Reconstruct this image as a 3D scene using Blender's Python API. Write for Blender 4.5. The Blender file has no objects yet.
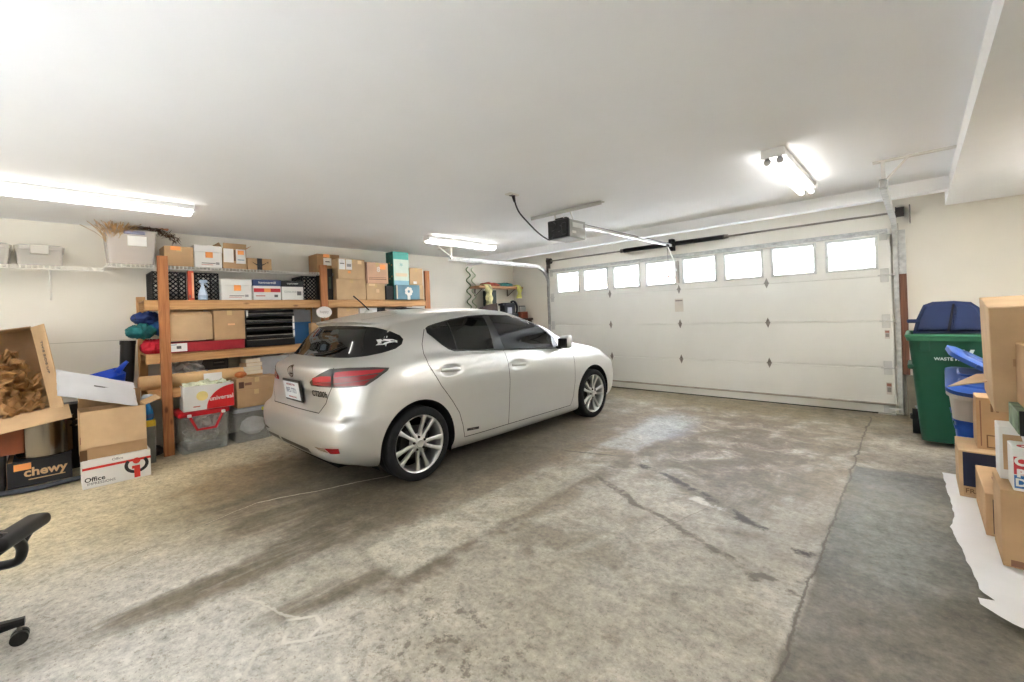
import bpy, bmesh, math, random
from mathutils import Vector, Matrix, Euler
from mathutils.bvhtree import BVHTree
PI = math.pi
R = math.radians
random.seed(7)
SC = bpy.context.scene
COL = SC.collection

# ------------------------------------------------------------------ materials
def s2l(c):
    return tuple(((v / 255.0) / 12.92 if v / 255.0 <= 0.04045 else ((v / 255.0 + 0.055) / 1.055) ** 2.4) for v in c)

MATS = {}
def mat(name, rgb, rough=0.6, metal=0.0, var=0.06, scale=6.0, bump=0.0, bscale=60.0, coat=0.0, trans=0.0, alpha=1.0, ior=1.45, stretch=None, spec=0.5):
    """Principled material whose colour wavers a little with object-space noise."""
    if name in MATS:
        return MATS[name]
    m = bpy.data.materials.new(name); m.use_nodes = True
    nt = m.node_tree; N = nt.nodes; L = nt.links
    b = N['Principled BSDF']
    c = s2l(rgb)
    b.inputs['Roughness'].default_value = rough
    b.inputs['Metallic'].default_value = metal
    b.inputs['Coat Weight'].default_value = coat
    b.inputs['Transmission Weight'].default_value = trans
    b.inputs['Alpha'].default_value = alpha
    b.inputs['IOR'].default_value = ior
    b.inputs['Specular IOR Level'].default_value = spec
    if var > 0 or bump > 0:
        tc = N.new('ShaderNodeTexCoord')
        mp = N.new('ShaderNodeMapping')
        L.new(tc.outputs['Object'], mp.inputs['Vector'])
        if stretch: mp.inputs['Scale'].default_value = stretch
    if var > 0:
        nz = N.new('ShaderNodeTexNoise'); nz.inputs['Scale'].default_value = scale; nz.inputs['Detail'].default_value = 4
        L.new(mp.outputs['Vector'], nz.inputs['Vector'])
        rp = N.new('ShaderNodeValToRGB')
        rp.color_ramp.elements[0].position = 0.3; rp.color_ramp.elements[1].position = 0.7
        rp.color_ramp.elements[0].color = (*[max(0, v * (1 - var * 2)) for v in c], 1)
        rp.color_ramp.elements[1].color = (*[min(1, v * (1 + var * 2)) for v in c], 1)
        L.new(nz.outputs['Fac'], rp.inputs['Fac']); L.new(rp.outputs['Color'], b.inputs['Base Color'])
    else:
        b.inputs['Base Color'].default_value = (*c, 1)
    if bump > 0:
        n2 = N.new('ShaderNodeTexNoise'); n2.inputs['Scale'].default_value = bscale; n2.inputs['Detail'].default_value = 3
        L.new(mp.outputs['Vector'], n2.inputs['Vector'])
        bp = N.new('ShaderNodeBump'); bp.inputs['Strength'].default_value = bump; bp.inputs['Distance'].default_value = 0.01
        L.new(n2.outputs['Fac'], bp.inputs['Height']); L.new(bp.outputs['Normal'], b.inputs['Normal'])
    MATS[name] = m
    return m

def wood_mat(name, c1, c2, axis='y'):
    if name in MATS: return MATS[name]
    m = bpy.data.materials.new(name); m.use_nodes = True
    nt = m.node_tree; N = nt.nodes; L = nt.links; b = N['Principled BSDF']
    b.inputs['Roughness'].default_value = 0.65
    tc = N.new('ShaderNodeTexCoord'); mp = N.new('ShaderNodeMapping')
    L.new(tc.outputs['Object'], mp.inputs['Vector'])
    mp.inputs['Scale'].default_value = {'y': (18, 1.2, 18), 'z': (18, 18, 1.2), 'x': (1.2, 18, 18)}[axis]
    nz = N.new('ShaderNodeTexNoise'); nz.inputs['Scale'].default_value = 2.0; nz.inputs['Detail'].default_value = 6; nz.inputs['Distortion'].default_value = 0.8
    L.new(mp.outputs['Vector'], nz.inputs['Vector'])
    rp = N.new('ShaderNodeValToRGB')
    rp.color_ramp.elements[0].position = 0.35; rp.color_ramp.elements[1].position = 0.68
    rp.color_ramp.elements[0].color = (*s2l(c1), 1); rp.color_ramp.elements[1].color = (*s2l(c2), 1)
    L.new(nz.outputs['Fac'], rp.inputs['Fac'])
    # knots
    vo = N.new('ShaderNodeTexVoronoi'); vo.inputs['Scale'].default_value = 3.2
    m2 = N.new('ShaderNodeMapping'); L.new(tc.outputs['Object'], m2.inputs['Vector'])
    m2.inputs['Scale'].default_value = {'y': (2, .8, 2), 'z': (2, 2, .8), 'x': (.8, 2, 2)}[axis]
    L.new(m2.outputs['Vector'], vo.inputs['Vector'])
    r2 = N.new('ShaderNodeValToRGB'); r2.color_ramp.elements[0].position = 0.05; r2.color_ramp.elements[1].position = 0.12
    r2.color_ramp.elements[0].color = (.35, .28, .22, 1); r2.color_ramp.elements[1].color = (1, 1, 1, 1)
    L.new(vo.outputs['Distance'], r2.inputs['Fac'])
    mx = N.new('ShaderNodeMixRGB'); mx.blend_type = 'MULTIPLY'; mx.inputs['Fac'].default_value = 1
    L.new(rp.outputs['Color'], mx.inputs['Color1']); L.new(r2.outputs['Color'], mx.inputs['Color2'])
    L.new(mx.outputs['Color'], b.inputs['Base Color'])
    MATS[name] = m
    return m

def emit_mat(name, rgb, strength):
    if name in MATS: return MATS[name]
    m = bpy.data.materials.new(name); m.use_nodes = True
    N = m.node_tree.nodes; b = N['Principled BSDF']
    b.inputs['Base Color'].default_value = (.9, .9, .9, 1)
    b.inputs['Emission Color'].default_value = (*s2l(rgb), 1)
    b.inputs['Emission Strength'].default_value = strength
    MATS[name] = m
    return m

# ------------------------------------------------------------------ objects
def obj(name, bm, m, parent=None, loc=(0, 0, 0), rot=(0, 0, 0), smooth=False, label=None, sharp=None):
    me = bpy.data.meshes.new(name)
    bmesh.ops.recalc_face_normals(bm, faces=bm.faces[:]) if not getattr(bm, 'keepn', False) and False else None
    bm.to_mesh(me); bm.free()
    if smooth:
        for p in me.polygons: p.use_smooth = True
        if sharp is not None:
            me.set_sharp_from_angle(angle=R(sharp))
    o = bpy.data.objects.new(name, me); COL.objects.link(o)
    o.location = loc; o.rotation_euler = rot
    for mm in (m if isinstance(m, (list, tuple)) else [m]):
        me.materials.append(mm)
    if parent is not None: o.parent = parent
    if label: o['label'] = label
    return o

def tag(o, label, cat, group=None, kind=None):
    o['label'] = label; o['category'] = cat
    if group: o['group'] = group
    if kind: o['kind'] = kind
    return o

def thing(name, label, cat, loc=(0, 0, 0), rotz=0.0, group=None, rot=None):
    o = bpy.data.objects.new(name, None); COL.objects.link(o)
    o.empty_display_size = 0.05
    o.location = loc; o.rotation_euler = rot if rot else (0, 0, rotz)
    return tag(o, label, cat, group)

def copy_tree(o, parent=None):
    c = o.copy(); COL.objects.link(c)
    if parent is not None: c.parent = parent
    for ch in list(o.children): copy_tree(ch, c)
    return c

# ------------------------------------------------------------------ shapes (all add to a bmesh)
def nb(): return bmesh.new()

def box(bm, c, s, bev=0.0, rot=None, seg=1):
    """box centred at c with size s"""
    r = bmesh.ops.create_cube(bm, size=1.0)
    vs = r['verts']
    bmesh.ops.scale(bm, vec=Vector(s), verts=vs)
    if bev > 0:
        es = list({e for v in vs for e in v.link_edges})
        rr = bmesh.ops.bevel(bm, geom=es, offset=min(bev, min(s) * 0.45), segments=seg, affect='EDGES', profile=0.5)
        vs = list({v for f in rr['faces'] for v in f.verts} | {v for v in vs if v.is_valid})
    if rot: bmesh.ops.rotate(bm, cent=(0, 0, 0), matrix=Euler(rot).to_matrix(), verts=vs)
    bmesh.ops.translate(bm, vec=Vector(c), verts=vs)
    return vs

def b2(bm, lo, hi, bev=0.0, seg=1):
    c = [(a + b) / 2 for a, b in zip(lo, hi)]; s = [abs(b - a) for a, b in zip(lo, hi)]
    return box(bm, c, s, bev, None, seg)

def cyl(bm, p0, p1, r0, r1=None, seg=16, caps=True):
    p0 = Vector(p0); p1 = Vector(p1); d = p1 - p0
    r1 = r0 if r1 is None else r1
    r = bmesh.ops.create_cone(bm, cap_ends=caps, segments=seg, radius1=r0, radius2=r1, depth=d.length)
    q = Vector((0, 0, 1)).rotation_difference(d.normalized()).to_matrix()
    bmesh.ops.rotate(bm, cent=(0, 0, 0), matrix=q, verts=r['verts'])
    bmesh.ops.translate(bm, vec=(p0 + p1) / 2, verts=r['verts'])
    return r['verts']

def tube(bm, pts, r, seg=8, closed=False):
    pts = [Vector(p) for p in pts]; n = len(pts); rings = []
    up = None
    for i, p in enumerate(pts):
        a = pts[i - 1] if i > 0 else (pts[-1] if closed else p)
        b = pts[i + 1] if i < n - 1 else (pts[0] if closed else p)
        t = (b - a).normalized()
        if up is None:
            up = t.orthogonal().normalized()
        up = (up - t * up.dot(t))
        up = up.normalized() if up.length > 1e-6 else t.orthogonal().normalized()
        w = t.cross(up)
        rr = r[i] if isinstance(r, (list, tuple)) else r
        rings.append([bm.verts.new(p + (up * math.cos(2 * PI * k / seg) + w * math.sin(2 * PI * k / seg)) * rr) for k in range(seg)])
    rng = range(n) if closed else range(n - 1)
    for i in rng:
        A = rings[i]; B = rings[(i + 1) % n]
        for k in range(seg):
            bm.faces.new((A[k], A[(k + 1) % seg], B[(k + 1) % seg], B[k]))
    if not closed:
        bm.faces.new(rings[0][::-1]); bm.faces.new(rings[-1])

def lathe(bm, prof, c=(0, 0, 0), seg=24, axis='z', caps=True):
    """prof: list of (r, h)"""
    rings = []
    for r, h in prof:
        ring = []
        for k in range(seg):
            a = 2 * PI * k / seg
            if axis == 'z': v = (r * math.cos(a), r * math.sin(a), h)
            else: v = (h, r * math.cos(a), r * math.sin(a))
            ring.append(bm.verts.new((v[0] + c[0], v[1] + c[1], v[2] + c[2])))
        rings.append(ring)
    for A, B in zip(rings, rings[1:]):
        for k in range(seg):
            bm.faces.new((A[k], A[(k + 1) % seg], B[(k + 1) % seg], B[k]))
    if caps and prof[0][0] > 1e-5: bm.faces.new(rings[0][::-1])
    if caps and prof[-1][0] > 1e-5: bm.faces.new(rings[-1])
    bmesh.ops.remove_doubles(bm, verts=bm.verts[:], dist=1e-6)

def prism(bm, poly, z0, z1, axes='xyz'):
    """extrude a 2D polygon; axes names where (a, b, extrude) go"""
    def P(a, b, c):
        d = dict(zip(axes, (a, b, c))); return (d['x'], d['y'], d['z'])
    A = [bm.verts.new(P(a, b, z0)) for a, b in poly]; B = [bm.verts.new(P(a, b, z1)) for a, b in poly]
    n = len(poly)
    fs = [bm.faces.new(A[::-1]), bm.faces.new(B)]
    for i in range(n): fs.append(bm.faces.new((A[i], A[(i + 1) % n], B[(i + 1) % n], B[i])))
    bmesh.ops.recalc_face_normals(bm, faces=fs)
    return A + B

def frustum(bm, z0, a0, b0, z1, a1, b1, r=0.0, seg=3, c=(0, 0), cap0=True, cap1=True):
    """rounded-rectangle frustum between two heights (half sizes a, b)"""
    def ring(a, b, z):
        pts = []
        rr = min(r, a * .9, b * .9)
        if rr <= 1e-5:
            pts = [(a, b), (-a, b), (-a, -b), (a, -b)]
        else:
            for (sx, sy, a0_) in ((1, 1, 0), (-1, 1, 90), (-1, -1, 180), (1, -1, 270)):
                for k in range(seg + 1):
                    t = R(a0_ + 90 * k / seg)
                    pts.append((sx * (a - rr) + rr * math.cos(t), sy * (b - rr) + rr * math.sin(t)))
        return [bm.verts.new((c[0] + x, c[1] + y, z)) for x, y in pts]
    A = ring(a0, b0, z0); B = ring(a1, b1, z1); n = len(A)
    for i in range(n): bm.faces.new((A[i], A[(i + 1) % n], B[(i + 1) % n], B[i]))
    if cap0: bm.faces.new(A[::-1])
    if cap1: bm.faces.new(B)
    return A, B

FACE = {'+x': (R(90), 0, R(90)), '-y': (R(90), 0, 0), '-x': (R(90), 0, R(-90)), '+z': (0, 0, 0), '+z90': (0, 0, R(90)), '+y': (R(90), 0, R(180))}
def text_bm(s, size, depth=0.0008, bold=0.0, shear=0.0, sx=1.0):
    cu = bpy.data.curves.new('lettering', 'FONT'); cu.body = s; cu.size = size; cu.extrude = depth
    cu.align_x = 'CENTER'; cu.align_y = 'CENTER'; cu.offset = bold; cu.shear = shear; cu.resolution_u = 3
    t = bpy.data.objects.new('lettering', cu); COL.objects.link(t)
    me = t.to_mesh()
    bm = nb(); bm.from_mesh(me)
    t.to_mesh_clear(); bpy.data.objects.remove(t); bpy.data.curves.remove(cu)
    if sx != 1.0: bmesh.ops.scale(bm, vec=(sx, 1, 1), verts=bm.verts[:])
    return bm

def letters(s, size, loc, face, m, parent, bold=0.0, shear=0.0, roll=0.0, name='lettering', sx=1.0):
    bm = text_bm(s, size, bold=bold, shear=shear, sx=sx)
    if roll: bmesh.ops.rotate(bm, cent=(0, 0, 0), matrix=Matrix.Rotation(roll, 3, 'Z'), verts=bm.verts[:])
    return obj(name, bm, m, parent, loc, FACE[face])

def slab(name, w, h, loc, face, m, parent, t=0.0016, roll=0.0, label=None):
    """thin rectangular sticker / tape lying on a face"""
    bm = nb(); box(bm, (0, 0, 0), (w, h, t))
    if roll: bmesh.ops.rotate(bm, cent=(0, 0, 0), matrix=Matrix.Rotation(roll, 3, 'Z'), verts=bm.verts[:])
    return obj(name, bm, m, parent, loc, FACE[face], label=label)

def shape2d(name, poly, loc, face, m, parent, t=0.0016):
    bm = nb(); prism(bm, poly, -t / 2, t / 2)
    return obj(name, bm, m, parent, loc, FACE[face])
# ------------------------------------------------------------------ camera
yaw, roll = R(43.1), R(-2.15)
Fv = Vector((-math.sin(yaw), math.cos(yaw), 0)); Rv = Vector((math.cos(yaw), math.sin(yaw), 0)); Uv = Vector((0, 0, 1))
R2v = Rv * math.cos(roll) + Uv * math.sin(roll); U2v = Uv * math.cos(roll) - Rv * math.sin(roll)
cd = bpy.data.cameras.new('camera'); cam = bpy.data.objects.new('camera', cd); COL.objects.link(cam)
M = Matrix((R2v, U2v, -Fv)).transposed().to_4x4(); M.translation = (0, 0, 1.326)
cam.matrix_world = M
cd.sensor_width = 36; cd.lens = 434.0 / 1024 * 36; cd.shift_y = -(341 - 314.3) / 1024
cd.clip_start = 0.02; cd.clip_end = 200
SC.camera = cam
vs = SC.view_settings
vs.view_transform = 'Standard'; vs.look = 'None'; vs.gamma = 1.0; vs.use_curve_mapping = False
# ------------------------------------------------------------------ the room
def floor_mat():
    m = bpy.data.materials.new('stained_concrete'); m.use_nodes = True
    nt = m.node_tree; N = nt.nodes; L = nt.links; b = N['Principled BSDF']
    tc = N.new('ShaderNodeTexCoord')
    sep = N.new('ShaderNodeSeparateXYZ'); L.new(tc.outputs['Object'], sep.inputs[0])
    X, Y = sep.outputs['X'], sep.outputs['Y']
    def val(v): return v
    def math_(op, a, b_=None, clamp=False):
        n = N.new('ShaderNodeMath'); n.operation = op; n.use_clamp = clamp
        for i, q in enumerate((a, b_)):
            if q is None: continue
            if isinstance(q, (int, float)): n.inputs[i].default_value = q
            else: L.new(q, n.inputs[i])
        return n.outputs[0]
    def noise(sc, det=5, rough=.55, dist=0.0, scale=(1, 1, 1), rot=0.0):
        mp = N.new('ShaderNodeMapping'); L.new(tc.outputs['Object'], mp.inputs['Vector']); mp.inputs['Scale'].default_value = scale; mp.inputs['Rotation'].default_value = (0, 0, rot)
        n = N.new('ShaderNodeTexNoise'); n.inputs['Scale'].default_value = sc; n.inputs['Detail'].default_value = det; n.inputs['Roughness'].default_value = rough; n.inputs['Distortion'].default_value = dist
        L.new(mp.outputs[0], n.inputs['Vector']); return n.outputs['Fac']
    def smooth(v, lo, hi):
        n = N.new('ShaderNodeMapRange'); n.interpolation_type = 'SMOOTHSTEP'
        n.inputs['From Min'].default_value = lo; n.inputs['From Max'].default_value = hi
        L.new(v, n.inputs['Value']); return n.outputs['Result']
    def mix(fac, c1, c2, mode='MIX'):
        n = N.new('ShaderNodeMixRGB'); n.blend_type = mode
        for i, q in enumerate((fac, c1, c2)):
            if isinstance(q, (int, float)): n.inputs[i].default_value = q
            elif isinstance(q, tuple): n.inputs[i].default_value = (*s2l(q), 1)
            else: L.new(q, n.inputs[i])
        return n.outputs[0]
    def blob(cx, cy, rx, ry, ang, edge=.45, wob=.5, k=1.7):
        """soft elliptical stain with a ragged edge: 1 inside"""
        ca, sa = math.cos(ang), math.sin(ang)
        dx = math_('SUBTRACT', X, cx); dy = math_('SUBTRACT', Y, cy)
        u = math_('DIVIDE', math_('ADD', math_('MULTIPLY', dx, ca), math_('MULTIPLY', dy, sa)), rx)
        v = math_('DIVIDE', math_('SUBTRACT', math_('MULTIPLY', dy, ca), math_('MULTIPLY', dx, sa)), ry)
        d = math_('SQRT', math_('ADD', math_('MULTIPLY', u, u), math_('MULTIPLY', v, v)))
        d = math_('ADD', d, math_('MULTIPLY', math_('SUBTRACT', noise(k * 1.8, 5, .65), .5), wob * 2))
        return math_('SUBTRACT', 1.0, smooth(d, 1 - edge, 1 + edge))
    def quad(x0, x1, y0, y1, e=.06, wob=.10, sk=0.0):
        xx = math_('ADD', X, math_('MULTIPLY', Y, sk))
        w1 = math_('MULTIPLY', math_('SUBTRACT', noise(5, 5, .6), .5), wob * 2)
        xx = math_('ADD', xx, w1); yy = math_('ADD', Y, w1)
        a = math_('MULTIPLY', smooth(xx, x0 - e, x0 + e), math_('SUBTRACT', 1.0, smooth(xx, x1 - e, x1 + e)))
        c = math_('MULTIPLY', smooth(yy, y0 - e, y0 + e), math_('SUBTRACT', 1.0, smooth(yy, y1 - e, y1 + e)))
        return math_('MULTIPLY', a, c)
    def amt(v, k): return math_('MULTIPLY', v, k, True)
    n_big = noise(.9, 6, .6, .4); n_mid = noise(3.2, 7, .68, .6); n_fine = noise(22, 5, .65); n_spk = noise(75, 2, .6)
    streak = noise(2.0, 7, .68, .5, (3.2, .55, 1), R(-10))
    col = mix(smooth(n_big, .35, .65), (158, 150, 134), (182, 174, 158))
    col = mix(amt(smooth(n_mid, .45, .66), .55), col, (142, 133, 116))
    # warm pale ground by the shelves, cooler greys in the foreground
    col = mix(amt(blob(-4.7, .1, 1.5, 1.5, 0, .5, .25), .8), col, (202, 186, 150))
    col = mix(amt(blob(-2.3, -.1, 1.3, .9, .2, .5, .3), .75), col, (194, 190, 182))
    # oil and tyre grime behind and beside the car
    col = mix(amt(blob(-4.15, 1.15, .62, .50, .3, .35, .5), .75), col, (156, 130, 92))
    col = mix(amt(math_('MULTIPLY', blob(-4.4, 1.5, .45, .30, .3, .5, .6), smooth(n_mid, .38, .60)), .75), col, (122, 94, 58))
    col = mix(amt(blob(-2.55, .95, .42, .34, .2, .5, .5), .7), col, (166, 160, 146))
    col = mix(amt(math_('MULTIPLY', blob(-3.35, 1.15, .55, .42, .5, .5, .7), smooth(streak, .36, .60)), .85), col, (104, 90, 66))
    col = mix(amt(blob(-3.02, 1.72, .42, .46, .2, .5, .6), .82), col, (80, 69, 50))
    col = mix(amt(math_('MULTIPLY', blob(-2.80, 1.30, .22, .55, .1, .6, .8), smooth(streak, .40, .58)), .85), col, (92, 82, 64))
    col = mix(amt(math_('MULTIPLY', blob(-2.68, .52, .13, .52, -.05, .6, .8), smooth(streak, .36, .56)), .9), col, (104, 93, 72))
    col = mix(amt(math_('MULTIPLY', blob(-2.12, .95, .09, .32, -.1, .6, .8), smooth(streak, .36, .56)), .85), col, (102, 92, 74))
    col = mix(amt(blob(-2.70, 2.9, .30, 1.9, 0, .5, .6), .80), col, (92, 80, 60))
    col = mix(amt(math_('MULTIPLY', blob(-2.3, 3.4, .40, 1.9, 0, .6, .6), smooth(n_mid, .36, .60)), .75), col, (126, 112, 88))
    col = mix(amt(blob(-3.8, 3.2, 1.1, 2.6, 0, .4, .2), .85), col, (74, 66, 52))  # darker ellipse on the floor beneath the car body
    col = mix(amt(math_('MULTIPLY', blob(-1.6, 4.9, 1.5, 1.5, 0, .5, .5), smooth(n_mid, .28, .54)), .85), col, (112, 97, 76))
    col = mix(amt(math_('MULTIPLY', blob(-1.25, 4.2, .6, 1.3, .15, .6, .7), smooth(n_mid, .32, .55)), .85), col, (92, 79, 62))
    col = mix(amt(math_('MULTIPLY', blob(-.85, 3.6, .35, .8, 0, .6, .7), smooth(streak, .40, .60)), .7), col, (108, 96, 80))
    col = mix(amt(blob(-2.2, 6.3, 3.2, .5, 0, .7, .4), .7), col, (126, 112, 82))
    col = mix(amt(math_('MULTIPLY', blob(-1.55, 2.1, .55, .35, .3, .6, .7), smooth(n_mid, .40, .60)), .6), col, (118, 108, 90))
    # pale strip of newer concrete along the car with a dark edge
    col = mix(amt(math_('MULTIPLY', quad(-1.99, -1.86, 1.05, 4.8, .06, .2, .0), smooth(n_mid, .30, .58)), .8), col, (98, 86, 68))
    col = mix(amt(math_('MULTIPLY', quad(-2.37, -1.97, 1.2, 9, .03, .06, .0), math_('SUBTRACT', 1.0, smooth(Y, 1.9, 3.6))), .72), col, (190, 183, 166))
    col = mix(amt(math_('MULTIPLY', blob(-2.2, 2.2, .5, .5, 0, .5, .8), smooth(n_mid, .40, .58)), .6), col, (150, 140, 120))
    col = mix(amt(quad(-2.36, -1.97, 3.7, 5.0, .05, .12, .0), .55), col, (184, 182, 176))
    col = mix(amt(blob(-2.12, 4.75, .28, .6, .2, .5, .7), .55), col, (166, 170, 174))
    # right bay: older smooth slab beyond the joint
    right = smooth(math_('ADD', X, math_('MULTIPLY', math_('SUBTRACT', noise(3, 3), .5), .06)), -.43, -.39)
    rslab = mix(smooth(n_mid, .32, .62), (122, 116, 102), (84, 78, 63))
    rslab = mix(amt(math_('MULTIPLY', smooth(streak, .42, .6), .5), 1), rslab, (84, 78, 64))
    rslab = mix(amt(blob(-.16, 3.2, .28, .6, 0, .6, .7), .6), rslab, (146, 150, 144))
    rslab = mix(amt(blob(-.2, 4.2, .3, .35, 0, .5, .5), .6), rslab, (116, 119, 120))
    rslab = mix(amt(blob(.0, 2.0, .5, .5, 0, .6, .7), .6), rslab, (116, 108, 94))
    rmask = math_('MULTIPLY', right, math_('SUBTRACT', 1.0, smooth(math_('ADD', Y, math_('MULTIPLY', math_('SUBTRACT', noise(3, 3), .5), .25)), 4.42, 4.50)))
    col = mix(amt(rmask, .94), col, rslab)
    col = mix(amt(quad(-.30, .9, 4.5, 5.2, .08, .2), .6), col, (166, 156, 140))
    # fine grit and speckle
    col = mix(amt(smooth(n_fine, .52, .72), .35), col, (112, 104, 90))
    col = mix(amt(smooth(n_spk, .64, .72), .55), col, (92, 84, 72)); col = mix(amt(smooth(noise(40, 4, .7), .58, .64), .55), col, (120, 110, 94)); col = mix(amt(smooth(noise(13, 7, .8), .57, .63), .50), col, (122, 112, 94))
    col = mix(amt(math_('MULTIPLY', smooth(noise(7, 6, .7), .60, .74), blob(-1.2, 1.7, 1.2, 1.0, 0, .6, .4)), .55), col, (108, 100, 88))
    mot = math_('ADD', math_('MULTIPLY', math_('SUBTRACT', noise(9, 8, .72), .5), 1.5), math_('MULTIPLY', math_('SUBTRACT', noise(30, 8, .75), .5), 1.7))
    hv = N.new('ShaderNodeHueSaturation'); L.new(math_('ADD', 1.0, mot), hv.inputs['Value']); L.new(col, hv.inputs['Color']); col = hv.outputs[0]
    # cracks: thin wandering joints
    def crack(p0, p1, w=.008, wob=.05, dark=(74, 66, 54), k=.85, f=2.2):
        nonlocal col
        dx, dy = p1[0] - p0[0], p1[1] - p0[1]; ln = math.hypot(dx, dy); dx /= ln; dy /= ln
        wv = math_('MULTIPLY', math_('SUBTRACT', noise(f, 6, .7), .5), wob * 2)
        a = math_('SUBTRACT', X, p0[0]); c = math_('SUBTRACT', Y, p0[1])
        t = math_('ADD', math_('MULTIPLY', a, dx), math_('MULTIPLY', c, dy))
        d = math_('ABSOLUTE', math_('ADD', math_('SUBTRACT', math_('MULTIPLY', c, dx), math_('MULTIPLY', a, dy)), wv))
        inn = math_('MULTIPLY', smooth(t, -.03, .03), math_('SUBTRACT', 1.0, smooth(t, ln - .03, ln + .03)))
        msk = math_('MULTIPLY', inn, math_('SUBTRACT', 1.0, smooth(d, w * .4, w)))
        col = mix(amt(msk, k), col, dark); return msk
    def rag(p0, p1, w, wob, col_, k):                     # broad ragged fissures that come and go
        nonlocal col
        keep = col; crack(p0, p1, w, wob, col_, k, 3)
        col = mix(smooth(noise(4.5, 5, .7), .44, .56), keep, col)
    crack((-.40, .9), (-.43, 6.4), .007, .05, (78, 68, 54), .75, 3); rag((-.40, .9), (-.43, 6.4), .016, .06, (84, 74, 58), .6)
    crack((-3.35, .15), (-3.62, 1.02), .011, .06, (96, 84, 62), .9)
    crack((-3.35, .15), (-3.62, 1.02), .005, .06, (214, 204, 184), .7)
    crack((-3.62, 1.02), (-3.2, 2.2), .009, .05, (212, 202, 184), .8)
    crack((-3.62, 1.02), (-4.3, 1.6), .008, .05, (96, 84, 62), .6)
    rag((-1.75, 3.45), (-.43, 2.72), .055, .14, (58, 48, 36), .95)
    rag((-1.8, 3.48), (-.43, 2.72), .024, .14, (46, 38, 28), .95)
    rag((-2.0, 3.0), (-.43, 2.25), .045, .14, (76, 65, 50), .85)
    rag((-1.2, 3.02), (-.95, 2.98), .05, .12, (214, 208, 196), .8)
    rag((-2.9, 3.25), (-2.05, 3.5), .020, .07, (70, 62, 48), .8)
    crack((-2.42, .62), (-2.06, .74), .010, .05, (212, 206, 192), .55, 5)
    ring = [(-2.09, .70), (-2.02, .79), (-1.93, .78), (-1.90, .70), (-1.96, .63), (-2.0, .66)]
    for a_, b_ in zip(ring, ring[1:]): crack(a_, b_, .011, .015, (216, 210, 198), .8, 8)
    crack((-1.90, .70), (-1.84, .82), .014, .03, (212, 206, 194), .6, 8)
    crack((-2.06, .60), (-1.86, .44), .010, .04, (208, 202, 188), .5, 6)
    col = mix(amt(math_('MULTIPLY', smooth(noise(14, 6, .7), .54, .62), blob(-1.42, 1.08, .42, .32, .2, .6, .6)), .75), col, (96, 88, 74))
    crack((-1.2, 2.4), (-1.05, 2.95), .006, .05, (96, 86, 72), .5)
    b.inputs['Roughness'].default_value = .62
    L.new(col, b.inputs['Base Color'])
    rg = N.new('ShaderNodeMapRange'); L.new(n_mid, rg.inputs['Value']); rg.inputs['To Min'].default_value = .42; rg.inputs['To Max'].default_value = .75
    L.new(rg.outputs[0], b.inputs['Roughness'])
    bp = N.new('ShaderNodeBump'); bp.inputs['Strength'].default_value = .25; bp.inputs['Distance'].default_value = .006
    L.new(math_('ADD', n_fine, math_('MULTIPLY', n_mid, .8)), bp.inputs['Height']); L.new(bp.outputs[0], b.inputs['Normal'])
    return m

def build_room():
    wallm = mat('wall_paint', (230, 225, 213), .85, var=.012, scale=2, bump=.05, bscale=160)
    ceilm = mat('ceiling_paint', (245, 246, 247), .9, var=.006, scale=2, bump=.04, bscale=120)
    def st(name, lo, hi, m):
        b = nb(); b2(b, lo, hi); o = obj(name, b, m); o['kind'] = 'structure'; return o
    X0, X1, Y0, Y1 = -6.2, 2.6, -3.6, 6.70
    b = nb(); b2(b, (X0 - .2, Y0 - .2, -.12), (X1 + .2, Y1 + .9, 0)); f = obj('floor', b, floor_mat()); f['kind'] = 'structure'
    st('wall_left', (X0 - .15, Y0, 0), (X0, Y1 + .2, 2.7), wallm)
    st('wall_right', (X1, Y0, 0), (X1 + .15, Y1 + .2, 2.7), wallm)
    st('wall_back', (X0 - .15, Y0 - .15, 0), (X1 + .15, Y0, 2.7), wallm)
    # front wall round the door opening
    b = nb(); b2(b, (X0, Y1, 0), (-5.17, Y1 + .2, 2.7)); b2(b, (-5.17, Y1, 2.115), (-.245, Y1 + .2, 2.7)); b2(b, (-.245, Y1, .46), (X1, Y1 + .2, 2.7)); b2(b, (-.245, Y1, 0), (-.12, Y1 + .2, .46))
    f = obj('wall_front', b, wallm); f['kind'] = 'structure'
    st('baseboard_front', (-.12, Y1 - .03, 0), (X1, Y1 + .2, .46), mat('concrete_stem_wall', (132, 124, 110), .85, var=.12, scale=7, bump=.2, bscale=40))
    st('ceiling', (X0 - .15, Y0 - .15, 2.40), (X1 + .15, 5.46, 2.55), ceilm)
    c2 = st('ceiling_bay', (X0 - .15, 5.46, 2.50), (X1 + .15, Y1 + .2, 2.65), ceilm)
    st('trim_1', (X0, 5.42, 2.285), (.229, 5.56, 2.51), ceilm)
    st('trim_2', (.229, 1.2, 2.27), (X1, 6.27, 2.50), mat('soffit_paint', (238, 238, 236), .9, var=.006))
    st('trim_3', (.229, Y0, 2.27), (X1, 1.2, 2.41), mat('soffit_paint', (220, 217, 210)))
    # bare timber jamb right of the door, painted above
    b = nb(); b2(b, (-.150, Y1 - .06, .47), (-.085, Y1 - .001, 1.62)); j = obj('trim_4', b, wood_mat('jamb_wood', (92, 56, 38), (122, 78, 54), 'z')); j['kind'] = 'structure'
    b = nb(); b2(b, (-.150, Y1 - .06, 1.62), (-.085, Y1 - .001, 2.12)); j = obj('trim_5', b, mat('galvanised', (190, 190, 186), .4, .5, var=.1, scale=20)); j['kind'] = 'structure'
    # faint board joint on the left wall
    st('trim_6', (X0 - .01, -.35, 1.205), (X0 + .002, .75, 1.211), mat('board_joint', (196, 190, 176), .9, var=0))

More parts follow.
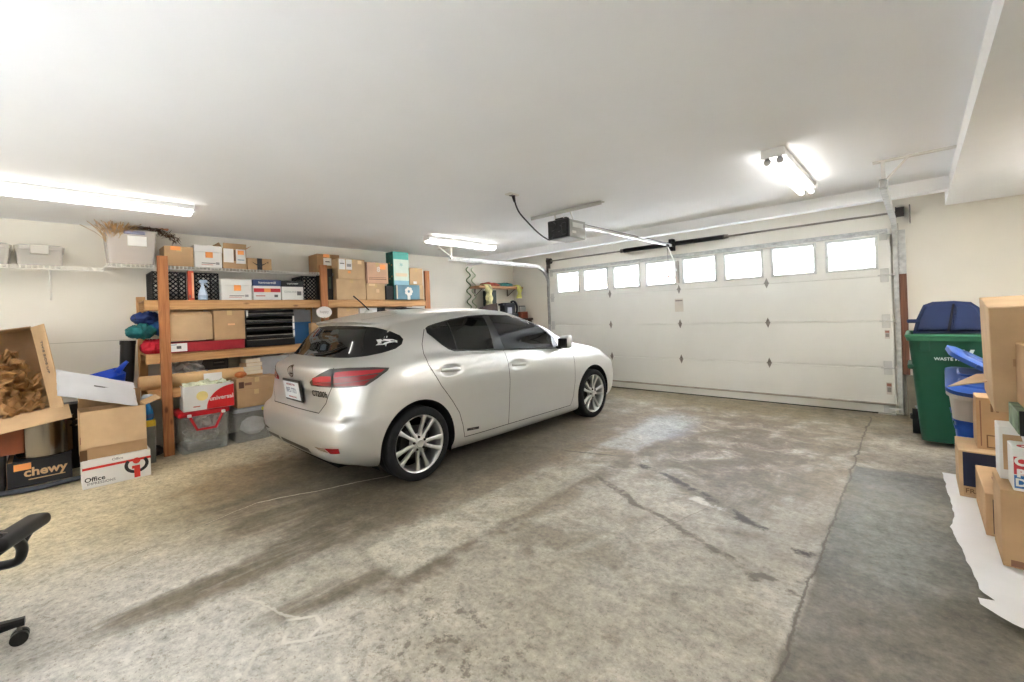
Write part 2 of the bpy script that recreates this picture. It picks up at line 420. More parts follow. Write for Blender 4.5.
def build_door():
    dm = mat('door_panel_white', (230, 228, 220), .55, var=.01, scale=3); wf = mat('window_frame_white', (206, 208, 204), .5, var=0)
    steel = mat('galvanised', (190, 190, 186), .4, .5); dk = mat('old_steel', (120, 112, 104), .45, .6, var=.15, scale=30)
    D = 6.70; XL, XR = -5.20, -.215
    d = thing('door_1', 'wide white sectional garage door with eight windows along its top', 'garage door', (0, D - .047, 0)); d['kind'] = 'structure'
    zs = [0.115, .541, 1.083, 1.616, 2.15]
    for i in range(4):
        b = nb()
        z0, z1 = zs[i] + (.007 if i else 0), zs[i + 1] - .007
        if i < 3:
            b2(b, (XL, .0, z0), (XR, .045, z1), .006, 2); b2(b, (XL + .01, .018, z0 - .02), (XR - .01, .035, z0 + .02)) if i else None
        else:
            wx = []
            for k in range(8): x = -4.985 + .598 * k; wx.append((x, x + .443))
            wb, wt = 1.722, 2.052
            b2(b, (XL + .01, .018, z0 - .02), (XR - .01, .035, z0 + .02)); b2(b, (XL, 0, z0), (XR, .045, wb)); b2(b, (XL, 0, wt), (XR, .045, z1))
            ex = [XL] + [q for p in wx for q in p] + [XR]
            for k in range(0, len(ex), 2): b2(b, (ex[k], 0, wb), (ex[k + 1], .045, wt))
        p = obj('panel', b, dm, d)
        if i == 3:
            glass = bpy.data.materials.new('obscure_glass'); glass.use_nodes = True
            N = glass.node_tree.nodes; L = glass.node_tree.links; N.remove(N['Principled BSDF'])
            tr = N.new('ShaderNodeBsdfTransparent'); tl = N.new('ShaderNodeBsdfTranslucent'); mx = N.new('ShaderNodeMixShader'); mx.inputs[0].default_value = .75
            tl.inputs[0].default_value = (.95, .97, 1, 1); tr.inputs[0].default_value = (.97, .98, 1, 1)
            L.new(tr.outputs[0], mx.inputs[1]); L.new(tl.outputs[0], mx.inputs[2]); L.new(mx.outputs[0], N['Material Output'].inputs[0])
            lead = mat('window_lead', (120, 122, 122), .5, .3, var=0)
            for k, (a, c) in enumerate(wx):
                b = nb(); w = .018
                for lo, hi in (((a - .03, -.012, wb - .03), (a, .05, wt + .03)), ((c, -.012, wb - .03), (c + .03, .05, wt + .03)), ((a, -.012, wb - .03), (c, .05, wb)), ((a, -.012, wt), (c, .05, wt + .03))): b2(b, lo, hi, .004)
                f = obj('window_frame', b, wf, p)
                b = nb(); b2(b, (a, .02, wb), (c, .026, wt)); obj('pane', b, glass, f)
                b = nb(); mx_, mz = (a + c) / 2, (wb + wt) / 2; hx, hz = .075, .085
                pts = [(mx_, .016, mz + hz), (mx_ + hx, .016, mz), (mx_, .016, mz - hz), (mx_ - hx, .016, mz)]
                tube(b, pts, .006, 6, closed=True)
                for q, e in zip(pts, ((mx_, .016, wt), (c, .016, mz), (mx_, .016, wb), (a, .016, mz))): tube(b, [q, e], .004, 6)
                obj('leading', b, lead, f)
    b = nb(); b2(b, (XL, -.004, .012), (XR, .045, .112), .004); obj('bottom_rail', b, dm, d)
    b = nb(); b2(b, (XL, -.035, .108), (XR, .01, .130), .004); obj('bottom_strut', b, mat('strut_white', (172, 163, 150), .5, var=.1, scale=8), d)
    b = nb(); b2(b, (XL, .0, .0), (XR, .04, .014)); obj('bottom_seal', b, mat('black_rubber', (26, 25, 24), .8, var=0), d)
    b = nb()
    prism(b, [(-.045, 2.098), (0, 2.098), (0, 2.150), (-.045, 2.150), (-.045, 2.142), (-.008, 2.142), (-.008, 2.106), (-.045, 2.106)], XL + .02, XR - .02, 'yzx')
    obj('top_strut', b, steel, d)
    for x in (-3.888, -2.684, -1.489):
        for z in zs[1:4]:
            b = nb(); prism(b, [(x, z + .07), (x + .020, z + .02), (x + .024, z), (x + .020, z - .02), (x, z - .07), (x - .020, z - .02), (x - .024, z), (x - .020, z + .02)], -.006, -.0005, 'xzy')
            cyl(b, (x - .03, -.009, z), (x + .03, -.009, z), .0075, seg=10)
            obj('hinge', b, mat('hinge_worn', (140, 132, 122), .5, .4, var=.15, scale=30) if z < 1.5 else mat('hinge_zinc', (150, 146, 138), .4, .6, var=.1), d, smooth=False)
    for x, s in ((XR - .06, 1), (XL + .06, -1)):
        for z in zs[1:4]:
            b = nb(); box(b, (x, -.006, z), (.075, .008, .16), .003); cyl(b, (x - s * .06, -.018, z), (x + s * .085, -.018, z), .009, seg=10)
            cyl(b, (x + s * .075, -.018, z), (x + s * .095, -.018, z), .022, seg=14)
            obj('roller_hinge', b, mat('bracket_white', (206, 204, 198), .5, .2, var=.05), d)
        b = nb(); box(b, (x, -.008, .075), (.10, .012, .11), .004); cyl(b, (x, -.02, .07), (x + s * .10, -.02, .07), .010, seg=10); box(b, (x - s * .02, -.02, .006), (.16, .05, .012), .003)
        obj('bottom_bracket', b, mat('bracket_white', (206, 204, 198), .5, .2), d)
        b = nb(); box(b, (x, -.008, 2.07), (.07, .012, .09), .004); cyl(b, (x, -.03, 2.08), (x + s * .09, -.03, 2.08), .009, seg=10)
        obj('top_bracket', b, mat('bracket_white', (206, 204, 198), .5, .2), d)
    for z, w, h in ((.30, .05, .14), (.93, .045, .10)):
        sl = slab('warning_label', w, h, (XR - .055, -.003, z), '-y', mat('label_paper', (206, 196, 186), .7, var=.04), d)
        slab('label_print', w * .8, h * .25, (0, -.0, 0), '+z', mat('label_red', (170, 120, 104), .7, var=0), sl).location = (0, h * .3, .001)
        slab('label_print', w * .7, h * .4, (0, 0, 0), '+z', mat('label_grey', (150, 142, 134), .7, var=0), sl).location = (0, -h * .1, .001)
    sl = slab('warning_label', .13, .20, (-2.69, -.003, 1.37), '-y', mat('label_cream', (214, 206, 192), .7, var=.03), d)
    slab('label_print', .11, .02, (0, .07, .001), '+z', mat('label_grey', (150, 142, 134)), sl)
    b = nb(); box(b, (-2.69, -.02, 1.88), (.05, .03, .34), .004); obj('operator_bracket', b, mat('hinge_zinc', (150, 146, 138)), d)

def build_tracks():
    steel = mat('galvanised', (190, 190, 186), .4, .5); dk = mat('old_steel', (120, 112, 104)); white = mat('painted_strap', (222, 219, 212), .6, var=.02)
    for side, x, lab in ((-1, -5.228, 'galvanised overhead door track along the left side, hung by a white strap'), (1, -.168, 'galvanised overhead door track on the right side, hung from the ceiling')):
        t = thing('door_track', lab, 'track', (x, 6.70, 0), group=None)
        yend = 4.22 - 6.7 if side < 0 else 4.36 - 6.7
        top = 2.245
        path = [(0, -.028, .03), (0, -.028, 1.83)] + [(0, -.028 - .38 * (1 - math.cos(R(a))), 1.83 + .38 * math.sin(R(a))) for a in (18, 36, 54, 72, 90)]
        path += [(0, yend, 2.215)]
        # channel section swept along the path: web outside, two curled lips
        b = nb(); pts = [Vector(p) for p in path]
        prev = None
        for i, p in enumerate(pts):
            a_ = pts[max(i - 1, 0)]; c_ = pts[min(i + 1, len(pts) - 1)]; tv = (c_ - a_).normalized(); nv = Vector((0, tv.z, -tv.y))
            o = side
            sec = [(-.026 * o, -.026), (-.018 * o, -.026), (-.018 * o, -.031), (.012 * o, -.031), (.016 * o, -.012), (.016 * o, .012), (.012 * o, .031), (-.018 * o, .031), (-.018 * o, .026), (-.026 * o, .026),
                   (-.026 * o, .034), (.015 * o, .034), (.0185 * o, .013), (.0185 * o, -.013), (.015 * o, -.034), (-.026 * o, -.034)]
            ring = [b.verts.new(p + Vector((u, 0, 0)) + nv * v) for u, v in sec]
            if prev:
                for k in range(len(sec)): b.faces.new((prev[k], prev[(k + 1) % len(sec)], ring[(k + 1) % len(sec)], ring[k]))
            prev = ring
        bmesh.ops.recalc_face_normals(b, faces=b.faces[:])
        obj('channel', b, steel, t)
        b = nb(); b2(b, (side * .022, -.06, 0), (side * .026, .0, 2.2)); obj('angle_iron', b, dk, t)
        # hanger
        yh = yend + .05
        b = nb()
        if side < 0:
            b2(b, (-.02, yh - .02, 2.21), (.015, yh + .01, 2.398)); obj('hanger_strap', b, white, t)
            b = nb(); tube(b, [(0, yh - .01, 2.25), (-.01, yh - .26, 2.392)], .010, 6); obj('hanger_brace', b, white, t)
            b = nb(); b2(b, (-.30, yh - .03, 2.388), (.03, yh + .02, 2.399)); obj('ceiling_strap', b, white, t)
        else:
            b2(b, (-.012, yh - .012, 2.19), (.012, yh + .012, 2.392)); obj('hanger_strap', b, white, t)
            b = nb(); tube(b, [(0, yh, 2.23), (.14, yh + .01, 2.388)], .009, 6); obj('hanger_brace', b, white, t)
            b = nb(); b2(b, (-.06, yh - .022, 2.386), (.396, yh + .022, 2.399)); obj('ceiling_strap', b, white, t)
            b = nb(); box(b, (0, yh, 2.21), (.05, .05, .07), .004); obj('clip', b, steel, t)
    # torsion tube, spring, drums
    t = thing('torsion_spring', 'black torsion spring on a steel tube above the garage door', 'spring', (-2.7, 6.585, 2.315))
    b = nb(); cyl(b, (-2.47, 0, 0), (2.60, 0, 0), .0125, seg=12); obj('torsion_tube', b, mat('tube_steel', (140, 134, 124), .4, .6, var=.1), t)
    b = nb(); n = 900; tube(b, [(-.86 + 1.58 * k / n, .030 * math.cos(k * .5), .030 * math.sin(k * .5)) for k in range(n + 1)], .0065, 5)
    cyl(b, (-.86, 0, 0), (.72, 0, 0), .024, seg=12); obj('coil', b, mat('spring_black', (18, 17, 17), .55, .2, var=0), t, smooth=True)
    for x in (-.88, .74):
        b = nb(); cyl(b, (x - .03, 0, 0), (x + .03, 0, 0), .034, .026, seg=14); obj('winding_cone', b, dk, t)
    b = nb(); box(b, (-.06, .05, -.01), (.07, .10, .18), .006); obj('centre_bracket', b, mat('spring_black', (18, 17, 17)), t)
    for x in (-2.43, 2.58):
        b = nb(); cyl(b, (x - .035, 0, 0), (x + .035, 0, 0), .055, seg=20); cyl(b, (x - .04, 0, 0), (x - .03, 0, 0), .062, seg=20); obj('cable_drum', b, mat('drum_dark', (70, 62, 58), .5, .6, var=.1), t, smooth=True, sharp=40)
        b = nb(); box(b, (x + (.08 if x > 0 else -.07), .05, -.03), (.012, .12, .2), .003); obj('bearing_plate', b, dk, t)
    # opener
    o = thing('garage_door_opener', 'black and grey door opener motor hung from the ceiling with a steel rail', 'door opener', (-2.72, 3.68, 2.10))
    b = nb(); b2(b, (-.13, 0, .0), (.13, .30, .19), .008); obj('housing', b, mat('opener_grey', (150, 150, 144), .45, .2, var=.03), o)
    b = nb(); b2(b, (-.132, -.03, .005), (.132, .01, .195), .008); cyl(b, (-.06, -.045, .13), (-.06, -.02, .13), .045, seg=20); cyl(b, (.02, -.045, .10), (.02, -.02, .10), .035, seg=20); box(b, (.085, -.035, .09), (.05, .02, .12), .005)
    obj('rear_cover', b, mat('opener_black', (20, 20, 20), .4, var=0), o)
    letters('OPENER', .0, (0, 0, 0), '+x', mat('opener_white', (220, 220, 216), .6, var=0), o) if False else None
    sl = slab('name_plate', .19, .05, (.1315, .15, .135), '+x', mat('opener_white', (196, 196, 190), .6, var=0), o)
    slab('model_plate', .07, .025, (.1315, .08, .06), '+x', mat('opener_white', (196, 196, 190)), o)
    b = nb(); b2(b, (-.10, .29, -.004), (.10, .33, .16), .006); obj('light_lens', b, mat('opener_lens', (224, 222, 216), .4, var=0), o)
    b = nb(); b2(b, (-.03, .2, .19), (.03, .26, .215)); b2(b, (-.016, .22, .165), (.016, 2.83, .20), .002); obj('rail', b, mat('rail_steel', (206, 206, 200), .3, .6, var=.05), o)
    b = nb(); b2(b, (-.012, .3, .199), (.012, 2.77, .207)); obj('drive_chain', b, mat('chain_dark', (46, 40, 36), .5, .5, var=0), o)
    b = nb(); b2(b, (-.05, -.005, .19), (.05, .02, .215), .004); box(b, (.06, .05, .205), (.03, .05, .03), .004); obj('sprocket_cover', b, mat('opener_black', (20, 20, 20)), o)
    b = nb(); tube(b, [(0, 2.69, .15), (.02, 2.77, .05), (.03, 2.91, -.20)], .013, 6); obj('door_arm', b, mat('rail_steel', (206, 206, 200)), o)
    b = nb(); box(b, (0, 2.67, .168), (.045, .09, .035), .006); obj('trolley', b, mat('chain_dark', (46, 40, 36)), o)
    b = nb(); box(b, (0, 2.85, .19), (.08, .06, .05), .006); obj('header_bracket', b, mat('chain_dark', (46, 40, 36)), o)
    b = nb(); tube(b, [(.01, 2.67, .15), (.01, 2.67, -.28)], .0025, 5); lathe(b, [(.0, -.32), (.03, -.31), (.03, -.29), (.0, -.28)], c=(.01, 2.67, 0), seg=12); obj('release_cord', b, mat('cord_brown', (92, 60, 50), .6, var=0), o)
    for sx in (-.11, .11):
        b = nb(); tube(b, [(sx, .10, .19), (sx * .9, .06, .292)], .008, 6); obj('hanger', b, mat('painted_strap', (222, 219, 212)), o)
    b = nb(); b2(b, (-.40, .02, .292), (.50, .085, .2995)); b2(b, (-.40, .02, .262), (.50, .026, .2995)); obj('ceiling_angle', b, mat('angle_light', (204, 200, 192), .5, .3, var=.03), o)
    # outlet on the ceiling and the opener's cord
    b = nb(); box(b, (0, 0, -.006), (.075, .12, .012), .004); oo = tag(obj('ceiling_outlet', b, mat('outlet_ivory', (222, 218, 208), .5, var=0), None, (-2.62, 2.86, 2.40)), 'small white ceiling outlet with a black plug in it', 'outlet')
    b = nb(); b2(b, (-.02, -.02, -.016), (.02, .02, -.010)); obj('socket', b, mat('outlet_dark', (90, 88, 84), .6, var=0), oo)
    b = nb()
    p = [(-2.62, 2.88, 2.385), (-2.62, 2.895, 2.33), (-2.63, 2.95, 2.26), (-2.66, 3.10, 2.19), (-2.68, 3.26, 2.12), (-2.71, 3.42, 2.08), (-2.74, 3.54, 2.075), (-2.76, 3.61, 2.11), (-2.77, 3.642, 2.14)]
    P = catmull([Vector(q) for q in p], 6)
    tube(b, P, .007, 8); pc = tag(obj('power_cord', b, mat('cord_black', (24, 22, 22), .5, var=0), None, smooth=True), 'black power cord drooping from the ceiling outlet to the opener', 'cord')
    b = nb(); cyl(b, (-2.62, 2.875, 2.384), (-2.62, 2.89, 2.335), .016, .010, 10); obj('plug', b, mat('cord_black', (24, 22, 22)), pc)

def build_lights():
    em = emit_mat('tube_glow', (255, 252, 247), 2.2); em4 = emit_mat('tube_glow_wrap', (255, 251, 243), 4.2); em3 = emit_mat('fill_glow_soffit', (255, 252, 247), 24.0); em2 = emit_mat('fill_tube_glow', (242, 247, 255), 36.0)  # the two strongest glows serve only the added fill fixtures
    fx = mat('fixture_white', (232, 231, 228), .5, var=0)
    L_ = []
    def fixture(loc, rz, lab, wrap=False, ln=1.22, e=1.0, wd=.11, tm=None):
        f = thing('ceiling_light', lab, 'ceiling light', loc, rz, group='fluorescent ceiling lights')
        b = nb(); b2(b, (-wd / 2, -ln / 2, -.045), (wd / 2, ln / 2, 0), .006); obj('housing', b, fx, f)
        for y in (-ln / 2 - .005, ln / 2 - .011):
            b = nb(); b2(b, (-wd / 2 - .008, y, -.062), (wd / 2 + .008, y + .016, 0), .004); obj('end_cap', b, fx, f)
        if wrap:
            b = nb(); prism(b, [(-wd / 2, -.045), (-wd / 2 + .008, -.078), (-wd / 2 + .03, -.088), (wd / 2 - .03, -.088), (wd / 2 - .008, -.078), (wd / 2, -.045)], -ln / 2 + .016, ln / 2 - .016, 'xzy')
            obj('diffuser', b, em4, f)
        else:
            for x in (-.038, .038):
                b = nb(); cyl(b, (x, -ln / 2 + .03, -.085), (x, ln / 2 - .03, -.085), .019, seg=16); tb = obj('tube', b, tm or em, f, smooth=True, sharp=40)
                for y in (-ln / 2 + .012, ln / 2 - .03):
                    b = nb(); cyl(b, (x, y, -.085), (x, y + .018, -.085), .023, seg=16); b2(b, (x - .014, y, -.08), (x + .014, y + .012, -.04)); obj('lamp_holder', b, fx, f)
        return f
    fixture((-4.72, .10, 2.40), 0, 'long lit ceiling light at the left, above the wire shelf and pot', True, 1.62, wd=.11)
    fixture((-4.70, 4.05, 2.40), 0, 'lit ceiling light over the far side of the car, near the hanging track', True, 1.24, wd=.12)
    fixture((-.70, 4.05, 2.40), 0, 'lit twin-tube ceiling light at right between car bay and soffit', False, 1.24, wd=.13)
    def hung(loc, rz, lab):  # uplights added out of view, to brighten the room by ceiling bounce
        f = thing('fill_uplight', lab, 'added uplight', loc, rz, group='added fill uplights at the back of the garage')
        b = nb(); b2(b, (-.02, -.62, .0), (.02, .62, .03), .004); obj('spine', b, fx, f)
        b = nb(); prism(b, [(-.13, .035), (-.10, -.03), (.10, -.03), (.13, .035), (.125, .035), (.095, -.024), (-.095, -.024), (-.125, .035)], -.62, .62, 'xzy'); obj('reflector', b, fx, f)
        for x in (-.05, .05):
            b = nb(); cyl(b, (x, -.59, .015), (x, .59, .015), .019, seg=16); obj('tube', b, em2, f, smooth=True, sharp=40)
            for y in (-.605, .605):
                b = nb(); b2(b, (min(x, 0), y - .012, 0), (max(x, 0), y + .012, .034)); obj('lamp_holder', b, fx, f)
        for y in (-.5, .5):
            b = nb(); cyl(b, (0, y, .03), (0, y, (2.27 if loc[0] > .3 else 2.40) - loc[2] - .002), .003, seg=6); obj('chain', b, mat('galvanised', (190, 190, 186)), f)
    hung((-2.0, -1.9, 1.20), R(90), 'added hanging twin-tube fill uplight in the middle of the back bay')
    hung((-3.9, -3.0, 1.20), R(90), 'added hanging twin-tube fill uplight in the back left corner')
    hung((-.45, -1.6, 1.20), R(0), 'added hanging twin-tube fill uplight low behind the viewpoint')
    fixture((1.25, 4.5, 2.27), 0, 'added twin-tube fill light on the soffit right of the view', False, 1.24, wd=.15, tm=em3)  # fill fixture added out of view to brighten the door end
    fixture((-1.5, -.9, 2.40), R(90), 'added twin-tube fill light just behind the viewpoint', False, 1.24, wd=.15)  # fill fixture added behind the camera for door wall and car side
    def lamp(loc, sx, sy, watts, rz=0, col=(1, .965, .9)):
        l = bpy.data.lights.new('tube_light', 'AREA'); l.shape = 'RECTANGLE'; l.size = sx; l.size_y = sy; l.energy = watts; l.color = col
        o = bpy.data.objects.new('tube_light', l); COL.objects.link(o); o.location = loc; o.rotation_euler = (0, 0, rz)
    return lamp
# ------------------------------------------------------------------ the car
def catmull(P, n, closed=False):
    out = []
    m = len(P)
    for i in range(m - 1):
        p0 = P[max(i - 1, 0)]; p1 = P[i]; p2 = P[i + 1]; p3 = P[min(i + 2, m - 1)]
        if i == 0: p0 = p1 * 2 - p2
        if i == m - 2: p3 = p2 * 2 - p1
        # centripetal parameterisation
        def tj(ti, a, b): return ti + max((b - a).length, 1e-5) ** 0.5
        t0 = 0.0; t1 = tj(t0, p0, p1); t2 = tj(t1, p1, p2); t3 = tj(t2, p2, p3)
        for k in range(n):
            t = t1 + (t2 - t1) * k / n
            A1 = p0 * ((t1 - t) / (t1 - t0)) + p1 * ((t - t0) / (t1 - t0))
            A2 = p1 * ((t2 - t) / (t2 - t1)) + p2 * ((t - t1) / (t2 - t1))
            A3 = p2 * ((t3 - t) / (t3 - t2)) + p3 * ((t - t2) / (t3 - t2))
            B1 = A1 * ((t2 - t) / (t2 - t0)) + A2 * ((t - t0) / (t2 - t0))
            B2 = A2 * ((t3 - t) / (t3 - t1)) + A3 * ((t - t1) / (t3 - t1))
            out.append(B1 * ((t2 - t) / (t2 - t1)) + B2 * ((t - t1) / (t2 - t1)))
    out.append(P[-1].copy())
    return out

YS = [None] * 5 + [-.2, .15, .6, 1.05, 1.55, 2.05]
def row(xs, yr, yf, zs):
    """xs/zs: 16 values; yr: first 5 y's; yf: last 5 y's"""
    ys = list(yr) + YS[5:] + list(yf)
    return [Vector((x, y, z)) for x, y, z in zip(xs, ys, zs)]
CAGE = [
 row([0,.35,.58,.71,.77,.79,.80,.80,.80,.80,.80,.79,.77,.68,.45,0], [-.58,-.575,-.555,-.50,-.40], [2.5,2.9,3.15,3.33,3.38],
     [.235,.235,.24,.235,.205,.18,.16,.145,.14,.14,.14,.15,.17,.18,.19,.19]),
 row([0,.36,.62,.77,.835,.853,.855,.855,.85,.85,.855,.855,.84,.74,.49,0], [-.665,-.66,-.65,-.59,-.45], [2.5,2.9,3.22,3.43,3.49],
     [.285,.285,.285,.28,.265,.25,.235,.20,.19,.19,.19,.20,.23,.25,.26,.26]),
 row([0,.37,.64,.80,.86,.873,.872,.868,.865,.865,.87,.873,.86,.76,.50,0], [-.70,-.698,-.685,-.63,-.47], [2.5,2.9,3.26,3.46,3.52],
     [.42,.42,.42,.42,.41,.40,.40,.39,.39,.39,.39,.40,.41,.42,.42,.42]),
 row([0,.37,.64,.79,.86,.882,.882,.872,.868,.868,.875,.88,.862,.76,.50,0], [-.695,-.692,-.678,-.62,-.47], [2.5,2.9,3.26,3.46,3.52],
     [.565,.565,.565,.565,.565,.56,.56,.55,.55,.54,.54,.54,.53,.52,.52,.52]),
 row([0,.36,.61,.76,.845,.88,.884,.876,.872,.87,.875,.88,.86,.755,.495,0], [-.64,-.635,-.625,-.575,-.45], [2.5,2.9,3.25,3.45,3.51],
     [.60,.60,.605,.62,.63,.63,.64,.63,.62,.61,.60,.60,.59,.58,.57,.57]),
 row([0,.36,.60,.74,.83,.872,.88,.876,.872,.87,.872,.873,.85,.745,.48,0], [-.625,-.630,-.61,-.545,-.43], [2.5,2.9,3.23,3.42,3.49],
     [.75,.75,.75,.75,.75,.75,.75,.74,.73,.72,.71,.70,.68,.66,.65,.65]),
 row([0,.35,.57,.71,.81,.858,.868,.866,.864,.862,.862,.858,.825,.70,.44,0], [-.655,-.645,-.60,-.525,-.40], [2.5,2.9,3.17,3.35,3.43],
     [.86,.86,.86,.86,.86,.86,.855,.845,.83,.815,.80,.785,.75,.715,.705,.705]),
 row([0,.34,.555,.69,.785,.835,.85,.85,.848,.845,.84,.82,.77,.64,.40,0], [-.665,-.65,-.59,-.495,-.36], [2.5,2.88,3.09,3.24,3.31],
     [.95,.95,.95,.95,.945,.94,.935,.92,.905,.89,.88,.865,.83,.795,.78,.78]),
 row([0,.33,.54,.67,.765,.812,.832,.836,.834,.83,.82,.775,.69,.55,.33,0], [-.56,-.55,-.52,-.44,-.33], [2.42,2.68,2.82,2.93,2.98],
     [.99,.99,.99,.99,.99,.985,.98,.965,.95,.935,.92,.915,.90,.885,.88,.88]),
 row([0,.32,.53,.65,.735,.785,.805,.812,.812,.808,.79,.725,.61,.46,.25,0], [-.46,-.455,-.43,-.37,-.28], [2.28,2.42,2.51,2.58,2.61],
     [1.03,1.03,1.035,1.04,1.045,1.035,1.02,1.0,.985,.968,.945,.95,.965,.975,.98,.985]),
 row([0,.31,.50,.605,.67,.71,.73,.742,.745,.735,.705,.63,.51,.38,.2,0], [-.36,-.355,-.33,-.27,-.19], [1.97,2.06,2.12,2.16,2.18],
     [1.18,1.18,1.18,1.18,1.18,1.18,1.185,1.19,1.185,1.165,1.13,1.14,1.15,1.16,1.165,1.17]),
 row([0,.31,.48,.56,.605,.63,.645,.655,.655,.645,.615,.56,.47,.35,.19,0], [-.245,-.24,-.22,-.17,-.09], [1.60,1.65,1.69,1.715,1.725],
     [1.285,1.285,1.28,1.28,1.28,1.285,1.305,1.32,1.32,1.293,1.265,1.285,1.297,1.307,1.312,1.317]),
 row([0,.32,.48,.545,.58,.60,.615,.625,.628,.615,.58,.535,.455,.34,.18,0], [-.285,-.28,-.25,-.185,-.09], [1.50,1.55,1.59,1.615,1.625],
     [1.315,1.312,1.305,1.30,1.30,1.31,1.335,1.355,1.356,1.33,1.303,1.318,1.332,1.342,1.347,1.35]),
 row([0,.27,.40,.455,.49,.51,.525,.535,.535,.525,.49,.45,.38,.28,.15,0], [-.15,-.145,-.12,-.08,-.01], [1.42,1.46,1.49,1.505,1.51],
     [1.35,1.348,1.342,1.338,1.34,1.35,1.373,1.393,1.395,1.373,1.35,1.358,1.368,1.376,1.38,1.382]),
 row([0]*16, [.0,.02,.05,.1,.16], [1.36,1.375,1.385,1.39,1.395],
     [1.395,1.396,1.397,1.40,1.402,1.408,1.418,1.422,1.42,1.41,1.402,1.40,1.40,1.398,1.397,1.396]),
]
for _r in CAGE[12:13]:
    for _c, _y in ((5, 0.02), (6, .25), (7, .6), (8, 1.0), (9, 1.29), (10, 1.42)): _r[_c].y = _y
for _c, _y in ((5, 0.06), (6, .28), (7, .6), (8, .97), (9, 1.22), (10, 1.35)): CAGE[13][_c].y = _y
for _c, _y in ((5, 0.25), (6, .42), (7, .65), (8, .92), (9, 1.17), (10, 1.31)): CAGE[14][_c].y = _y
for _c, _y in ((10, 1.93), (9, 1.5)): CAGE[10][_c].y = _y
for _c, _y in ((10, 1.53), (9, 1.38), (8, 1.02), (6, .2), (5, -.04)): CAGE[11][_c].y = _y

WR = 0.358      # wheel arch radius
AXLES = (0.0, 2.6)
WZ = 0.30
def car_surface(n=8):
    rows = [catmull(r, n) for r in CAGE]
    cols = list(zip(*rows))
    cols = [catmull(list(c), n) for c in cols]
    G = [list(r) for r in zip(*cols)]         # G[row][col]
    # a little smoothing of the interior
    for it in range(14):
        H = [[p.copy() for p in r] for r in G]
        for i in range(1, len(G) - 1):
            for j in range(1, len(G[0]) - 1):
                H[i][j] = G[i][j] * .5 + (G[i-1][j] + G[i+1][j] + G[i][j-1] + G[i][j+1]) * .125
        for i in range(1, len(G) - 1):       # centre line keeps x = 0 but smooths along
            for j in (0, len(G[0]) - 1):
                q = G[i][j] * .5 + (G[i-1][j] + G[i+1][j]) * .25; q.x = 0; H[i][j] = q
        G = H
    for r in G:                               # hand recesses behind the door handles
        for p in r:
            for hy, hz in ((.345, .862), (1.235, .812)):
                e = ((p.y - hy) / .115) ** 2 + ((p.z - hz) / .05) ** 2
                if p.x > .7 and e < 1: p.x -= .022 * (1 - e) ** .6
    return G

def body_bm(G, arches=True, lim=None):
    bm = nb()
    V = {}
    for s in (1, -1):
        for i, r in enumerate(G):
            for j, p in enumerate(r):
                V[s, i, j] = bm.verts.new((p.x * s, p.y, p.z))
        for i in range(len(G) - 1):
            for j in range(len(G[0]) - 1):
                q = (V[s, i, j], V[s, i, j + 1], V[s, i + 1, j + 1], V[s, i + 1, j])
                bm.faces.new(q if s > 0 else q[::-1])
    bmesh.ops.remove_doubles(bm, verts=bm.verts[:], dist=1e-4)
    if arches:
        for ay in AXLES:
            def ins(v): return abs(v.co.x) > .55 and v.co.z < .8 and math.hypot(v.co.y - ay, v.co.z - WZ) < WR
            dead = [f for f in bm.faces if all(ins(v) for v in f.verts)]
            bmesh.ops.delete(bm, geom=dead, context='FACES')
            for v in bm.verts:
                if ins(v) and v.link_faces:
                    d = Vector((v.co.y - ay, v.co.z - WZ)); d = d.normalized() * WR
                    v.co.y = ay + d.x; v.co.z = WZ + d.y
        bmesh.ops.delete(bm, geom=[v for v in bm.verts if not v.link_faces], context='VERTS')
    bmesh.ops.dissolve_degenerate(bm, dist=1e-4, edges=bm.edges[:])
    return bm

def resample(poly, step, closed=True):
    out = []
    n = len(poly)
    for i in range(n if closed else n - 1):
        a = Vector(poly[i]); b = Vector(poly[(i + 1) % n]); k = max(1, int((b - a).length / step))
        for q in range(k): out.append(tuple(a + (b - a) * q / k))
    if not closed: out.append(tuple(poly[-1]))
    return out

def smooth_poly(poly, n=4):
    P = [Vector((a, b, 0)) for a, b in poly]; m = len(P); out = []
    for i in range(m):
        p0, p1, p2, p3 = P[i - 1], P[i], P[(i + 1) % m], P[(i + 2) % m]
        for k in range(n):
            t = k / n
            q = 0.5 * ((2 * p1) + (p2 - p0) * t + (2 * p0 - 5 * p1 + 4 * p2 - p3) * t * t + (3 * p1 - p0 - 3 * p2 + p3) * t ** 3)
            out.append((q.x, q.y))
    return out

